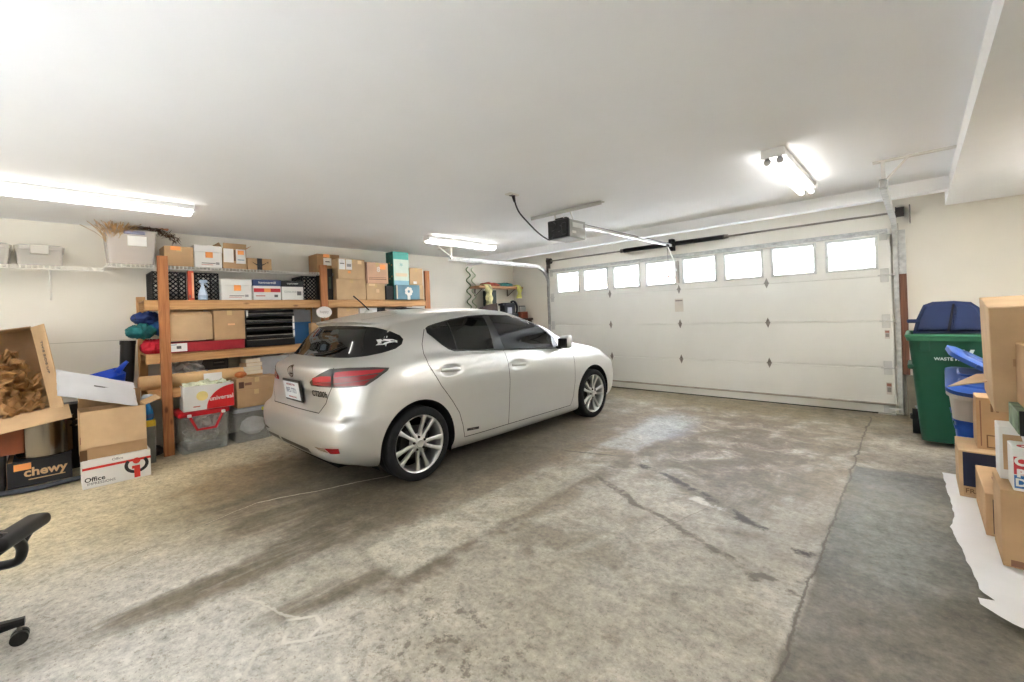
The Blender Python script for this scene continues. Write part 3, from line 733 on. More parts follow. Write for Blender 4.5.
class Skin:
    """lays flat outlines onto the car's skin"""
    def __init__(self, tree): self.t = tree
    def cast(self, typ, a, b, sgn=1):
        if typ == 'side': o, d = Vector((2.5 * sgn, a, b)), Vector((-sgn, 0, 0))
        elif typ == 'rear': o, d = Vector((a * sgn, -2.5, b)), Vector((0, 1, 0))
        elif typ == 'front': o, d = Vector((a * sgn, 6, b)), Vector((0, -1, 0))
        elif typ == 'top': o, d = Vector((a * sgn, b, 3)), Vector((0, 0, -1))
        else:
            f = R(a); d = Vector((-math.sin(f) * sgn, math.cos(f), 0)); o = Vector((0, .6, b)) - d * 3
        h = self.t.ray_cast(o, d)
        if h[0] is None: return None
        n = h[1] if h[1].dot(d) < 0 else -h[1]
        return h[0], n
    def lay(self, bm, typ, off, sgn=1, thick=0.004):
        scale = 1.0
        dead = []
        for v in bm.verts:
            h = self.cast(typ, v.co.x, v.co.y, sgn)
            if h is None: dead.append(v); continue
            v.co = h[0] + h[1] * off
        if dead: bmesh.ops.delete(bm, geom=dead, context='VERTS')
        if (sgn < 0) != (typ in ('front',)): bmesh.ops.reverse_faces(bm, faces=bm.faces[:])
        return bm
    def patch(self, poly, typ, off=0.003, sgn=1, step=0.04, closed_center=False):
        k = 1.0 if typ != 'cyl' else 1 / R(1) / 1.1      # degrees
        bm = nb()
        vs = [bm.verts.new((a, b, 0)) for a, b in poly]
        f = bm.faces.new(vs)
        if f.normal.z < 0: bmesh.ops.reverse_faces(bm, faces=[f])
        f.normal_update()
        if f.normal.z < 0: bmesh.ops.reverse_faces(bm, faces=[f])
        xs = [p[0] for p in poly]; ys = [p[1] for p in poly]
        def cut(lo, hi, st, no):
            q = math.floor(lo / st) * st + st
            while q < hi:
                bmesh.ops.bisect_plane(bm, geom=bm.verts[:] + bm.edges[:] + bm.faces[:], plane_co=(q * no[0], q * no[1], 0), plane_no=no)
                q += st
        cut(min(xs), max(xs), step * k, (1, 0, 0)); cut(min(ys), max(ys), step, (0, 1, 0))
        bmesh.ops.triangulate(bm, faces=[f for f in bm.faces if len(f.verts) > 4])
        return self.lay(bm, typ, off, sgn)
    def line(self, pts, typ, w=0.006, off=0.0015, sgn=1, step=0.03):
        k = 1.0 if typ != 'cyl' else 1 / R(1) / 1.1
        P = resample([(a / k, b) for a, b in pts], step, False)
        bm = nb(); prev = None
        for i, p in enumerate(P):
            a = Vector(P[max(i - 1, 0)]); b = Vector(P[min(i + 1, len(P) - 1)])
            t = (b - a).normalized(); nrm = Vector((-t.y, t.x)) * w / 2
            cur = [bm.verts.new(((p[0] + nrm.x) * k, p[1] + nrm.y, 0)), bm.verts.new(((p[0] - nrm.x) * k, p[1] - nrm.y, 0))]
            if prev: bm.faces.new((prev[1], cur[1], cur[0], prev[0]))
            prev = cur
        return self.lay(bm, typ, off, sgn)

def make_wheel(car, s, y, spin=0.0):
    mr = mat('wheel_alloy', (214, 214, 212), .28, .85, var=0); mt = mat('tire_rubber', (22, 22, 23), .85, var=.1, scale=30)
    dk = mat('brake_iron', (70, 68, 66), .5, .7, var=.1)
    bm = nb()
    # barrel and lip
    lathe(bm, [(.236, .0), (.238, -.006), (.232, -.012), (.222, -.014), (.216, -.022), (.205, -.16), (.21, -.17)], axis='x', seg=48, caps=False)
    lathe(bm, [(.0, -.004), (.030, -.004), (.034, -.010), (.062, -.018), (.070, -.026), (.072, -.06)], axis='x', seg=32, caps=False)
    for k in range(10):
        a = 2 * PI * k / 10 + spin + (0.07 if k % 2 else -0.07)
        ca, sa = math.cos(a), math.sin(a)
        prev = None
        for r, w, d, th in ((.05, .017, -.012, .035), (.10, .0125, -.022, .03), (.16, .0135, -.016, .03), (.222, .021, -.010, .03)):
            da = (0.02 if k % 2 else -0.02) * (r / .22)
            c2, s2 = math.cos(a + da), math.sin(a + da)
            ring = []
            for (tw, dx) in ((-w, -.004), (-w * .55, 0), (w * .55, 0), (w, -.004), (w * .8, -th), (-w * .8, -th)):
                ring.append(bm.verts.new((d + dx, r * c2 - tw * s2, r * s2 + tw * c2)))
            if prev:
                for q in range(6): bm.faces.new((prev[q], prev[(q + 1) % 6], ring[(q + 1) % 6], ring[q]))
            prev = ring
        bm.faces.new(prev)
    bmesh.ops.recalc_face_normals(bm, faces=bm.faces[:])
    if s < 0: bmesh.ops.scale(bm, vec=(-1, 1, 1), verts=bm.verts[:]); bmesh.ops.reverse_faces(bm, faces=bm.faces[:])
    w = obj('wheel', bm, mr, car, (s * .868, y, WZ), smooth=True, sharp=40, label='five-pair spoke silver alloy wheel')
    t = nb()
    lathe(t, [(.232, -.002), (.240, .004), (.262, .008), (.284, .004), (.297, -.010), (.3005, -.03), (.301, -.05), (.2985, -.052), (.301, -.056), (.301, -.10), (.2985, -.104), (.301, -.108), (.301, -.155), (.3005, -.17), (.297, -.192), (.284, -.206), (.24, -.206), (.222, -.19)], axis='x', seg=64, caps=False)
    bmesh.ops.scale(t, vec=(s, 1, 1), verts=t.verts[:]); bmesh.ops.recalc_face_normals(t, faces=t.faces[:])
    obj('tire', t, mt, w, smooth=True, sharp=50)
    d = nb(); lathe(d, [(.06, -.09), (.135, -.09), (.138, -.10), (.135, -.112), (.06, -.112)], axis='x', seg=40)
    lathe(d, [(.0, -.165), (.215, -.165)], axis='x', seg=32)
    bmesh.ops.scale(d, vec=(s, 1, 1), verts=d.verts[:]); bmesh.ops.recalc_face_normals(d, faces=d.faces[:])
    obj('brake_disc', d, dk, w, smooth=True, sharp=30)
    for k in range(5):
        n = nb(); a = 2 * PI * k / 5 + .3 + spin
        cyl(n, (s * -.03, .053 * math.cos(a), .053 * math.sin(a)), (s * -.008, .053 * math.cos(a), .053 * math.sin(a)), .0125, .0105, 8)
        obj('lug_nut', n, mat('dark_steel', (48, 46, 44), .4, .8, var=0), w)
    return w

def build_car():
    car = thing('car', 'silver five door hatchback parked nose toward the garage door', 'car', (-3.86, 2.05, 0))
    paint = mat('car_paint_silver', (210, 210, 207), .36, .76, var=0, coat=.35)
    gl = mat('tinted_glass', (9, 9, 9), .04, 0, var=0, spec=.6); blk = mat('black_trim', (14, 14, 14), .35, var=0)
    gap = mat('panel_gap', (38, 37, 36), .8, var=0); lens = mat('smoked_lens', (74, 68, 66), .2, .1, var=0, coat=1)
    red = mat('red_lens', (128, 8, 14), .25, 0, var=0, coat=.5); redb = mat('red_lens_bright', (168, 34, 42), .25, 0, var=0, coat=.5)
    chrome = mat('chrome', (225, 225, 225), .12, 1.0, var=0); white = mat('white_vinyl', (236, 236, 236), .5, var=0)
    G = car_surface(14)
    full = body_bm(G, arches=False); tree = BVHTree.FromBMesh(full); full.free()
    sk = Skin(tree)
    body = obj('body', body_bm(G), paint, car, smooth=True)
    # dark wheel wells and floor pan
    for ay in AXLES:
        for s in (1, -1):
            b = nb(); ring0 = []
            N_ = 28
            pr = None
            for k in range(N_ + 1):
                a = R(-24 + 228 * k / N_)
                c_, s_ = math.cos(a) * WR, math.sin(a) * WR
                xo = sk.cast('side', ay + c_, max(WZ + s_, .2), s)
                xo = abs(xo[0].x) if xo else .84
                cur = [b.verts.new((s * x, ay + c_, WZ + s_)) for x in (xo - .002, xo - .03, .50)]
                if pr:
                    b.faces.new((pr[0], cur[0], cur[1], pr[1])); b.faces.new((pr[1], cur[1], cur[2], pr[2]))
                pr = cur
            bmesh.ops.recalc_face_normals(b, faces=b.faces[:])
            obj('wheel_well', b, mat('wheel_well_black', (16, 16, 16), .9, var=0), car, smooth=True)
    b = nb(); b2(b, (-.50, -.52, .17), (.50, 3.25, .42)); b2(b, (-.79, .42, .155), (.79, 2.18, .30)); b2(b, (-.7, -.55, .25), (.7, -.40, .45)); b2(b, (-.7, 3.02, .2), (.7, 3.2, .4))
    obj('floor_pan', b, mat('wheel_well_black', (16, 16, 16)), car)
    for y in AXLES:
        for s in (1, -1): make_wheel(car, s, y, .12 if y == 0 else .35)
    # side glass
    DLO = [(0.205, 1.232), (0.20, 1.19), (0.318, 1.078), (0.375, 1.035), (0.435, 1.012), (1.067, 0.968), (1.511, 0.940), (1.93, 0.915), (1.985, 0.965), (1.965, 1.055), (1.80, 1.17), (1.60, 1.262), (1.307, 1.318), (0.962, 1.333), (0.734, 1.326), (0.515, 1.302), (0.33, 1.27), (0.24, 1.25)]
    RP = [(0.226, 1.225), (0.225, 1.19), (0.32, 1.09), (0.439, 1.026), (0.93, 0.993), (0.93, 1.217), (0.93, 1.320), (0.727, 1.313), (0.509, 1.289), (0.336, 1.259), (.26, 1.24)]
    FP = [(1.02, 1.318), (1.035, 1.14), (1.075, 0.983), (1.516, 0.953), (1.86, 0.932), (1.90, 1.06), (1.76, 1.165), (1.60, 1.247), (1.287, 1.304)]
    for s in (1, -1):
        obj('window_surround', sk.patch(DLO, 'side', .0025, s), blk, car, smooth=True, label='black trim around the side windows')
        obj('window', sk.patch(RP, 'side', .005, s), gl, car, smooth=True, label='dark tinted rear door window')
        obj('window', sk.patch(FP, 'side', .005, s), gl, car, smooth=True, label='dark tinted front door window')
        b = sk.line([(.47, 1.022), (.455, 1.285)], 'side', .014, .0065, s); obj('window_divider', b, blk, car)
        obj('door_gap', sk.line([(0.19, 1.225), (.16, 1.18), (0.118, 1.10), (0.106, 1.019), (0.118, 0.927), (0.225, 0.737), (0.34, 0.587), (0.415, 0.474), (0.452, 0.36), (0.47, 0.245), (0.703, 0.241), (1.047, 0.240)], 'side', .006, .0012, s), gap, car)
        obj('door_gap', sk.line([(1.052, 0.97), (1.071, 0.848), (1.078, 0.681), (1.065, 0.45), (1.042, 0.242)], 'side', .006, .0012, s), gap, car)
        obj('door_gap', sk.line([(2.03, .915), (2.13, 0.90), (2.19, 0.84), (2.198, 0.728), (2.185, 0.5), (2.15, 0.34), (2.09, 0.24), (1.525, 0.238), (1.047, 0.24)], 'side', .006, .0012, s), gap, car)
        for hy, hz in ((.345, .862), (1.235, .812)):
            h = sk.cast('side', hy, hz, s)[0]
            b = nb(); box(b, (0, 0, 0), (.018, .215, .030), .009, seg=3)
            for v in b.verts: v.co.x += .010 - 1.2 * v.co.y ** 2
            obj('door_handle', b, paint, car, (h.x + s * .020 if s > 0 else h.x - .012, hy, hz), (R(-4), 0, 0 if s > 0 else 0), smooth=True)
        # hybrid badge low on the rear door
        b = sk.line([(.497, .304), (.643, .293)], 'side', .022, .003, s); bd = obj('hybrid_badge', b, mat('badge_dark', (60, 60, 60), .3, .5, var=0), car)
        tb = text_bm('HYBRID', .02, bold=.0004)
        if s < 0: bmesh.ops.scale(tb, vec=(-1, 1, 1), verts=tb.verts[:])
        bmesh.ops.rotate(tb, cent=(0, 0, 0), matrix=Matrix.Rotation(R(-4.5 * 1), 3, 'Z'), verts=tb.verts[:])
        for v in tb.verts: v.co.x += .57; v.co.y += .2985; v.co.z = 0
        obj('lettering', sk.lay(tb, 'side', .0045, s), chrome, bd)
        # mirrors
        b = nb()
        vs_ = box(b, (.945, 1.955, .988), (.155, .105, .145), .035, seg=3)
        for v in b.verts:
            k = (v.co.x - .87) / .155
            v.co.z += .012 * k; v.co.y += -.02 * k
            if v.co.y > 1.96: v.co.x = .945 + (v.co.x - .945) * .82; v.co.z = .985 + (v.co.z - .985) * .8
        bmesh.ops.scale(b, vec=(s, 1, 1), verts=b.verts[:]); bmesh.ops.recalc_face_normals(b, faces=b.faces[:])
        mr = obj('side_mirror', b, paint, car, smooth=True)
        b = nb(); box(b, (.936, 1.886, .984), (.124, .022, .104), .007); b2(b, (.80, 1.91, .912), (.90, 2.01, .945), .012)
        bmesh.ops.scale(b, vec=(s, 1, 1), verts=b.verts[:]); bmesh.ops.recalc_face_normals(b, faces=b.faces[:])
        obj('mirror_glass', b, blk, mr)
        # tail lights wrap round the corner
        TL = [(14.9, .850), (18, .89), (21.4, .922), (25.2, .956), (32.1, .962), (39.5, .957), (44.6, .944), (44.3, .925), (41.2, .872), (38.3, .828), (33.3, .822), (28.0, .822), (20, .822), (15.5, .824)]
        lt = obj('tail_light', sk.patch(TL, 'cyl', .006, s), lens, car, smooth=True, label='smoked tail light with red elements')
        for pl, mm in (([(17.2, .886), (22, .905), (26.2, .905), (26.4, .862), (17.0, .85)], redb), ([(17, .846), (26.5, .857), (26.7, .832), (16.8, .83)], red),
                       ([(27.6, .932), (33, .94), (43.2, .935), (42.2, .915), (36, .905), (27.4, .895)], redb), ([(27.4, .888), (36, .898), (41.6, .905), (40, .876), (34, .862), (27.4, .852)], red), ([(27.6, .845), (33, .855), (39.2, .866), (37.6, .834), (27.8, .83)], red)):
            obj('lamp_element', sk.patch(pl, 'cyl', .0085, s), mm, lt, smooth=True)
        obj('lamp_gap', sk.line([(27, .822), (26.7, .96)], 'cyl', .006, .0095, s), gap, lt)
        obj('reflector', sk.patch([(26.5, .392), (32.2, .405), (32.4, .366), (29, .357)], 'cyl', .006, s), red, car, label='red rear reflector')
        obj('reflector_trim', sk.patch([(20.2, .378), (26.2, .392), (28.4, .358), (23, .366)], 'cyl', .005, s), chrome, car)
        # head lights and lower grille corner
        obj('headlight', sk.patch([(.40, .66), (.52, .71), (.66, .74), (.76, .73), (.79, .70), (.74, .655), (.62, .63), (.46, .63)], 'front', .006, s), mat('headlight_lens', (190, 196, 202), .08, .4, var=0, coat=1), car, smooth=True)
        obj('fog_grille', sk.patch([(.50, .40), (.66, .40), (.70, .33), (.52, .31)], 'front', .004, s), blk, car)
    # rear glass: one dark band round the tail
    half = [(0, 1.021), (6.5, 1.022), (20, 1.024), (28.9, 1.028), (36.1, 1.039), (41.4, 1.057), (46.2, 1.083), (48.4, 1.114), (48.9, 1.153), (47.3, 1.186), (43.5, 1.221), (35.7, 1.256), (28, 1.270), (14, 1.278), (0, 1.280)]
    pol = half + [(-a, b) for a, b in half[::-1]][1:-1]
    rg = obj('rear_window', sk.patch(pol, 'cyl', .004, 1), gl, car, smooth=True, label='dark tinted wrap-around rear window')
    obj('glass_gap', sk.line([(34, 1.036), (31, 1.255)], 'cyl', .005, .0055, 1), gap, rg); obj('glass_gap', sk.line([(34, 1.036), (31, 1.255)], 'cyl', .005, .0055, -1), gap, rg)
    b = nb(); tube(b, [Vector(sk.cast('cyl', a, z)[0]) + Vector((0, -.022, 0)) for a, z in ((0, 1.045), (8, 1.055), (16, 1.075), (24, 1.12))], .007, 6)
    obj('rear_wiper', b, blk, car)
    # hawk-like head decal on the corner glass
    dk = obj('window_decal', sk.patch([(37.8, 1.158), (41.5, 1.163), (44.6, 1.158), (46.4, 1.145), (46.6, 1.128), (45.4, 1.135), (43.4, 1.130), (41.6, 1.118), (38.2, 1.114), (39.0, 1.13)], 'cyl', .0065, 1, .02), white, car, label='white bird-head decal on the rear corner glass')
    obj('decal_stroke', sk.patch([(40.2, 1.142), (42, 1.148), (43.6, 1.142), (42.2, 1.136), (41.4, 1.126), (39.6, 1.126), (40.8, 1.134)], 'cyl', .008, 1, .02), blk, dk)
    obj('decal_stroke', sk.patch([(43.8, 1.149), (45.6, 1.145), (45.9, 1.138), (44.3, 1.142)], 'cyl', .008, 1, .02), blk, dk)
    # tailgate outline, lip line, slots
    obj('tailgate_gap', sk.line([(-22.7, .605), (-10, .607), (0.9, .607), (10, .609), (19.5, .613), (24.2, .70), (26.8, .822)], 'cyl', .006, .0012, 1), gap, car)
    obj('tailgate_gap', sk.line([(-22.7, .605), (-25, .70), (-26.8, .822)], 'cyl', .006, .0012, 1), gap, car)
    for x0, x1 in ((-.60, -.29), (-.24, .34)):
        obj('bumper_slot', sk.patch([(x0, .335), (x1, .335), (x1 + (.04 if x1 > 0 else 0), .30), (x0 + .02, .30)], 'rear', .002, 1), blk, car)
    # number plate
    pz, px = .757, -.01
    h = sk.cast('rear', px, pz)[0]
    t1 = sk.cast('rear', px, .83)[0]; t0 = sk.cast('rear', px, .68)[0]
    tilt = math.atan2(t1.y - t0.y, .15)
    b = nb(); box(b, (0, 0, 0), (.36, .014, .19), .006)
    pf = obj('number_plate', b, mat('plate_frame', (52, 48, 44), .4, .3, var=0), car, (px, min(h.y, t0.y, t1.y) - .008, pz), (-tilt, 0, 0))
    b = nb(); box(b, (0, -.0085, 0), (.325, .004, .15), .001); pl = obj('plate_panel', b, mat('plate_white', (222, 226, 230), .4, var=.05, scale=14), pf)
    for s_, z_, sz_, mm in (('WASHINGTON', .052, .026, 'plate_red'), ('BFS 7721', .0, .06, 'plate_blue'), ('EVERGREEN STATE', -.056, .02, 'plate_red')):
        letters(s_, sz_, (0, -.0108, z_), '-y', mat(mm, (150, 70, 76) if mm == 'plate_red' else (70, 86, 120), .5, var=0), pl)
    # maker's emblem: an oval ring round a slanted stroke
    def ell(a, b, n=28): return [(a * math.cos(2 * PI * k / n), b * math.sin(2 * PI * k / n)) for k in range(n)]
    ez = .918
    b = nb()
    O = [b.verts.new((x, z + ez, 0)) for x, z in ell(.062, .047)]; I = [b.verts.new((x, z + ez, 0)) for x, z in ell(.051, .036)]
    for k in range(28): b.faces.new((O[k], O[(k + 1) % 28], I[(k + 1) % 28], I[k]))
    f = b.faces.new([b.verts.new((x, z + ez, 0)) for x, z in ((-.004, .036), (.010, .036), (-.012, -.010), (.044, -.010), (.036, -.022), (-.032, -.022))])
    emb = obj('emblem', sk.lay(b, 'rear', .007, 1), mat('emblem_dark', (40, 38, 36), .15, .9, var=0), car)
    tb = text_bm('CT200h', .062, bold=.0012, sx=1.15)
    for v in tb.verts: v.co.x += .455; v.co.y += .763; v.co.z = 0
    obj('model_lettering', sk.lay(tb, 'rear', .005, 1), mat('emblem_dark', (40, 38, 36)), car)
    # front: windscreen, grille, roof aerial
    obj('windscreen', sk.patch([(-.62, 1.0), (-.4, 1.0), (0, 1.005), (.4, 1.0), (.62, 1.0), (.56, 1.15), (.475, 1.28), (.3, 1.295), (0, 1.30), (-.3, 1.295), (-.475, 1.28), (-.56, 1.15)], 'front', .004, 1, .06), gl, car, smooth=True)
    obj('grille', sk.patch([(-.36, .62), (.36, .62), (.28, .54), (.33, .36), (-.33, .36), (-.28, .54)], 'front', .005, 1, .05), blk, car)
    for s in (1, -1):
        obj('bonnet_gap', sk.line([(.70, 2.45), (.66, 2.8), (.56, 3.12), (.40, 3.28)], 'top', .006, .0012, s), gap, car)
        obj('roof_gap', sk.line([(.40, -.23), (.42, -.1), (.40, .12)], 'top', .006, .0012, s), gap, car)
    obj('roof_gap', sk.line([(-.40, .12), (.40, .12)], 'top', .006, .0012, 1), gap, car)
    hb = sk.cast('top', .0, .07)[0]
    b = nb(); lathe(b, [(.034, -.006), (.032, .006), (.022, .016), (.0, .02)], seg=16); bmesh.ops.scale(b, vec=(.8, 1.7, 1), verts=b.verts[:])
    an = obj('aerial', b, paint, car, tuple(hb), smooth=True, label='short black roof aerial on a silver foot')
    b = nb(); tube(b, [(0, 0, .012), (0, -.075, .085), (0, -.16, .155)], [.006, .006, .0065], 8); obj('aerial_rod', b, blk, an)
    return car
# ------------------------------------------------------------------ cartons and other small things
KR = ['kraft_a', 'kraft_b', 'kraft_c']
def kraft(i=0):
    return mat(KR[i], [(182, 149, 111), (196, 166, 129), (158, 124, 88)][i], .8, var=.05, scale=5, bump=.05, bscale=90, spec=.2)
def whitecard(): return mat('white_card', (226, 224, 219), .7, var=.02, scale=4)
def sticker_orange(): return mat('orange_sticker', (240, 158, 88), .6, var=.03)
def paper(): return mat('white_label', (232, 230, 226), .7, var=.02, scale=10)
def ink(): return mat('label_ink', (96, 92, 90), .7, var=0)
def pine(ax='y'): return wood_mat('pine_' + ax, (186, 138, 88), (210, 166, 112), ax)
def clear_plastic(name='clear_plastic', rgb=(214, 216, 216), f=.5):
    if name in MATS: return MATS[name]
    m = bpy.data.materials.new(name); m.use_nodes = True; N = m.node_tree.nodes; L = m.node_tree.links
    b = N['Principled BSDF']; b.inputs['Base Color'].default_value = (*s2l(rgb), 1); b.inputs['Roughness'].default_value = .18
    t = N.new('ShaderNodeBsdfTransparent'); x = N.new('ShaderNodeMixShader'); x.inputs[0].default_value = f
    L.new(t.outputs[0], x.inputs[1]); L.new(b.outputs[0], x.inputs[2]); L.new(x.outputs[0], N['Material Output'].inputs[0])
    MATS[name] = m; return m

class Carton:
    """a cardboard box: body, tape; flaps if open. local front is +x ('+x' facing) or -y"""
    def __init__(s, label, w, d, h, loc, facing='+x', rotz=0.0, m=None, name='cardboard_box', cat='box', tape=True, open_=False, flaps=True, group=None, rot=None, seam=True, wall=.005):
        s.w, s.d, s.h, s.f = w, d, h, facing
        m = m or kraft(0); s.m = m
        s.root = thing(name, label, cat, loc, rotz, group, rot)
        dx, dy = (d, w) if facing == '+x' else (w, d)
        s.dx, s.dy = dx, dy
        b = nb()
        if not open_:
            b2(b, (-dx / 2, -dy / 2, 0), (dx / 2, dy / 2, h), .003)
            s.body = obj('body', b, m, s.root)
            if seam and facing == '+x':
                sl = nb(); b2(sl, (-dx / 2 + .002, -.0012, h), (dx / 2 - .002, .0012, h + .0006)); 
                sl.free()
            if tape:
                tb = nb()
                if facing == '+x':
                    b2(tb, (-dx / 2, -.024, h), (dx / 2, .024, h + .0009)); b2(tb, (dx / 2, -.024, h - .055), (dx / 2 + .0009, .024, h + .0009))
                else:
                    b2(tb, (-.024, -dy / 2, h), (.024, dy / 2, h + .0009)); b2(tb, (-.024, -dy / 2 - .0009, h - .055), (.024, -dy / 2, h + .0009))
                obj('tape', tb, mat('packing_tape', (206, 176, 130), .25, var=.02), s.root)
        else:
            t = wall
            b2(b, (-dx / 2, -dy / 2, 0), (dx / 2, dy / 2, t)); b2(b, (-dx / 2, -dy / 2, t), (-dx / 2 + t, dy / 2, h)); b2(b, (dx / 2 - t, -dy / 2, t), (dx / 2, dy / 2, h))
            b2(b, (-dx / 2 + t, -dy / 2, t), (dx / 2 - t, -dy / 2 + t, h)); b2(b, (-dx / 2 + t, dy / 2 - t, t), (dx / 2 - t, dy / 2, h))
            s.body = obj('body', b, m, s.root)
    def at(s, a, z, off=.0015):
        """point on the front face: a from -.5 (left) to .5, z 0..1"""
        return (s.dx / 2 + off, a * s.w, z * s.h) if s.f == '+x' else (a * s.w, -s.dy / 2 - off, z * s.h)
    def sticker(s, a, z, w, h, m, off=.0010, name='sticker', roll=0, label=None):
        return slab(name, w, h, s.at(a, z, off), s.f, m, s.root, roll=roll, label=label)
    def text(s, t, a, z, size, m, off=.0014, bold=0.0, **k):
        return letters(t, size, s.at(a, z, off), s.f, m, s.root, bold=bold, **k)
    def flap(s, side, ln, ang, m=None, frac=1.0):
        """hinged flap at the top rim; ang 0 = level outward, +90 = up, -90 = hanging"""
        t = .004; b = nb(); dx, dy, h = s.dx, s.dy, s.h
        wx = {'x+': dy, 'x-': dy, 'y+': dx, 'y-': dx}[side] * .985 * frac
        b2(b, (0, -wx / 2, -t / 2), (ln, wx / 2, t / 2), .001)
        o = obj('flap', b, m or s.m, s.root)
        az = {'x+': 0, 'x-': PI, 'y+': PI / 2, 'y-': -PI / 2}[side]
        o.location = {'x+': (dx / 2, 0, h), 'x-': (-dx / 2, 0, h), 'y+': (0, dy / 2, h), 'y-': (0, -dy / 2, h)}[side]
        o.rotation_euler = Euler((0, -R(ang), az), 'XYZ')
        return o

def cx(label, xf, y0, y1, z0, z1, depth, **k):
    """carton facing +x with its front at xf"""
    return Carton(label, y1 - y0, depth, z1 - z0, (xf - depth / 2, (y0 + y1) / 2, z0), '+x', **k)
def cy(label, yf, x0, x1, z0, z1, depth, **k):
    return Carton(label, x1 - x0, depth, z1 - z0, ((x0 + x1) / 2, yf + depth / 2, z0), '-y', **k)

def blob(bm, c, r, sub=3, amp=.25, freq=3.0, seed=0, flat=1.0):
    from mathutils import noise
    rr = bmesh.ops.create_icosphere(bm, subdivisions=sub, radius=1.0)
    for v in rr['verts']:
        p = v.co.copy(); n = noise.noise(p * freq + Vector((seed * 7.3, seed * 3.1, 0))) + .5 * noise.noise(p * freq * 2.3 + Vector((seed, 0, 5)))
        q = p * (1 + amp * n)
        v.co = Vector((c[0] + q.x * r[0], c[1] + q.y * r[1], c[2] + q.z * r[2]))
    return rr['verts']

def crumple(bm, c, s, n=12, amp=.06, seed=0, rot=(0, 0, 0)):
    """a crumpled sheet of paper"""
    from mathutils import noise
    M_ = Euler(rot).to_matrix(); V = []
    for i in range(n + 1):
        for j in range(n + 1):
            u, v = i / n - .5, j / n - .5
            p = Vector((u * s[0], v * s[1], 0))
            q = Vector((u * 5 + seed * 4.1, v * 5, seed * 2.7))
            p.z += amp * (noise.noise(q) + .7 * abs(noise.noise(q * 2.1)) + .4 * noise.noise(q * 4.3))
            p.x += amp * .5 * noise.noise(q + Vector((9, 0, 0))); p.y += amp * .5 * noise.noise(q + Vector((0, 9, 0)))
            V.append(bm.verts.new(M_ @ p + Vector(c)))
    for i in range(n):
        for j in range(n):
            bm.faces.new((V[i * (n + 1) + j], V[(i + 1) * (n + 1) + j], V[(i + 1) * (n + 1) + j + 1], V[i * (n + 1) + j + 1]))

def file_box(label, xf, y0, y1, z0, z1, depth, lidm=None, bodym=None, group=None, sticker=True):
    c = cx(label, xf, y0, y1, z0, z1, depth, m=bodym or whitecard(), tape=False, name='file_box', cat='file box', group=group)
    h = z1 - z0; b = nb(); g = .004
    b2(b, (-depth / 2 - g, -(y1 - y0) / 2 - g, h * .70), (depth / 2 + g, (y1 - y0) / 2 + g, h + .003), .003)
    obj('lid', b, lidm or whitecard(), c.root)
    if sticker:
        c.sticker(.02, .58, .07, .065, sticker_orange(), .006)
        c.sticker(.0, .2, (y1 - y0) * .5, .008, ink(), .0012, 'print'); c.sticker(-.05, .13, (y1 - y0) * .42, .006, mat('print_red', (196, 120, 110), .7, var=0), .0012, 'print')
        c.sticker(.33, .2, .035, .028, mat('barcode_grey', (150, 148, 146), .7, var=0), .0012, 'print')
    return c

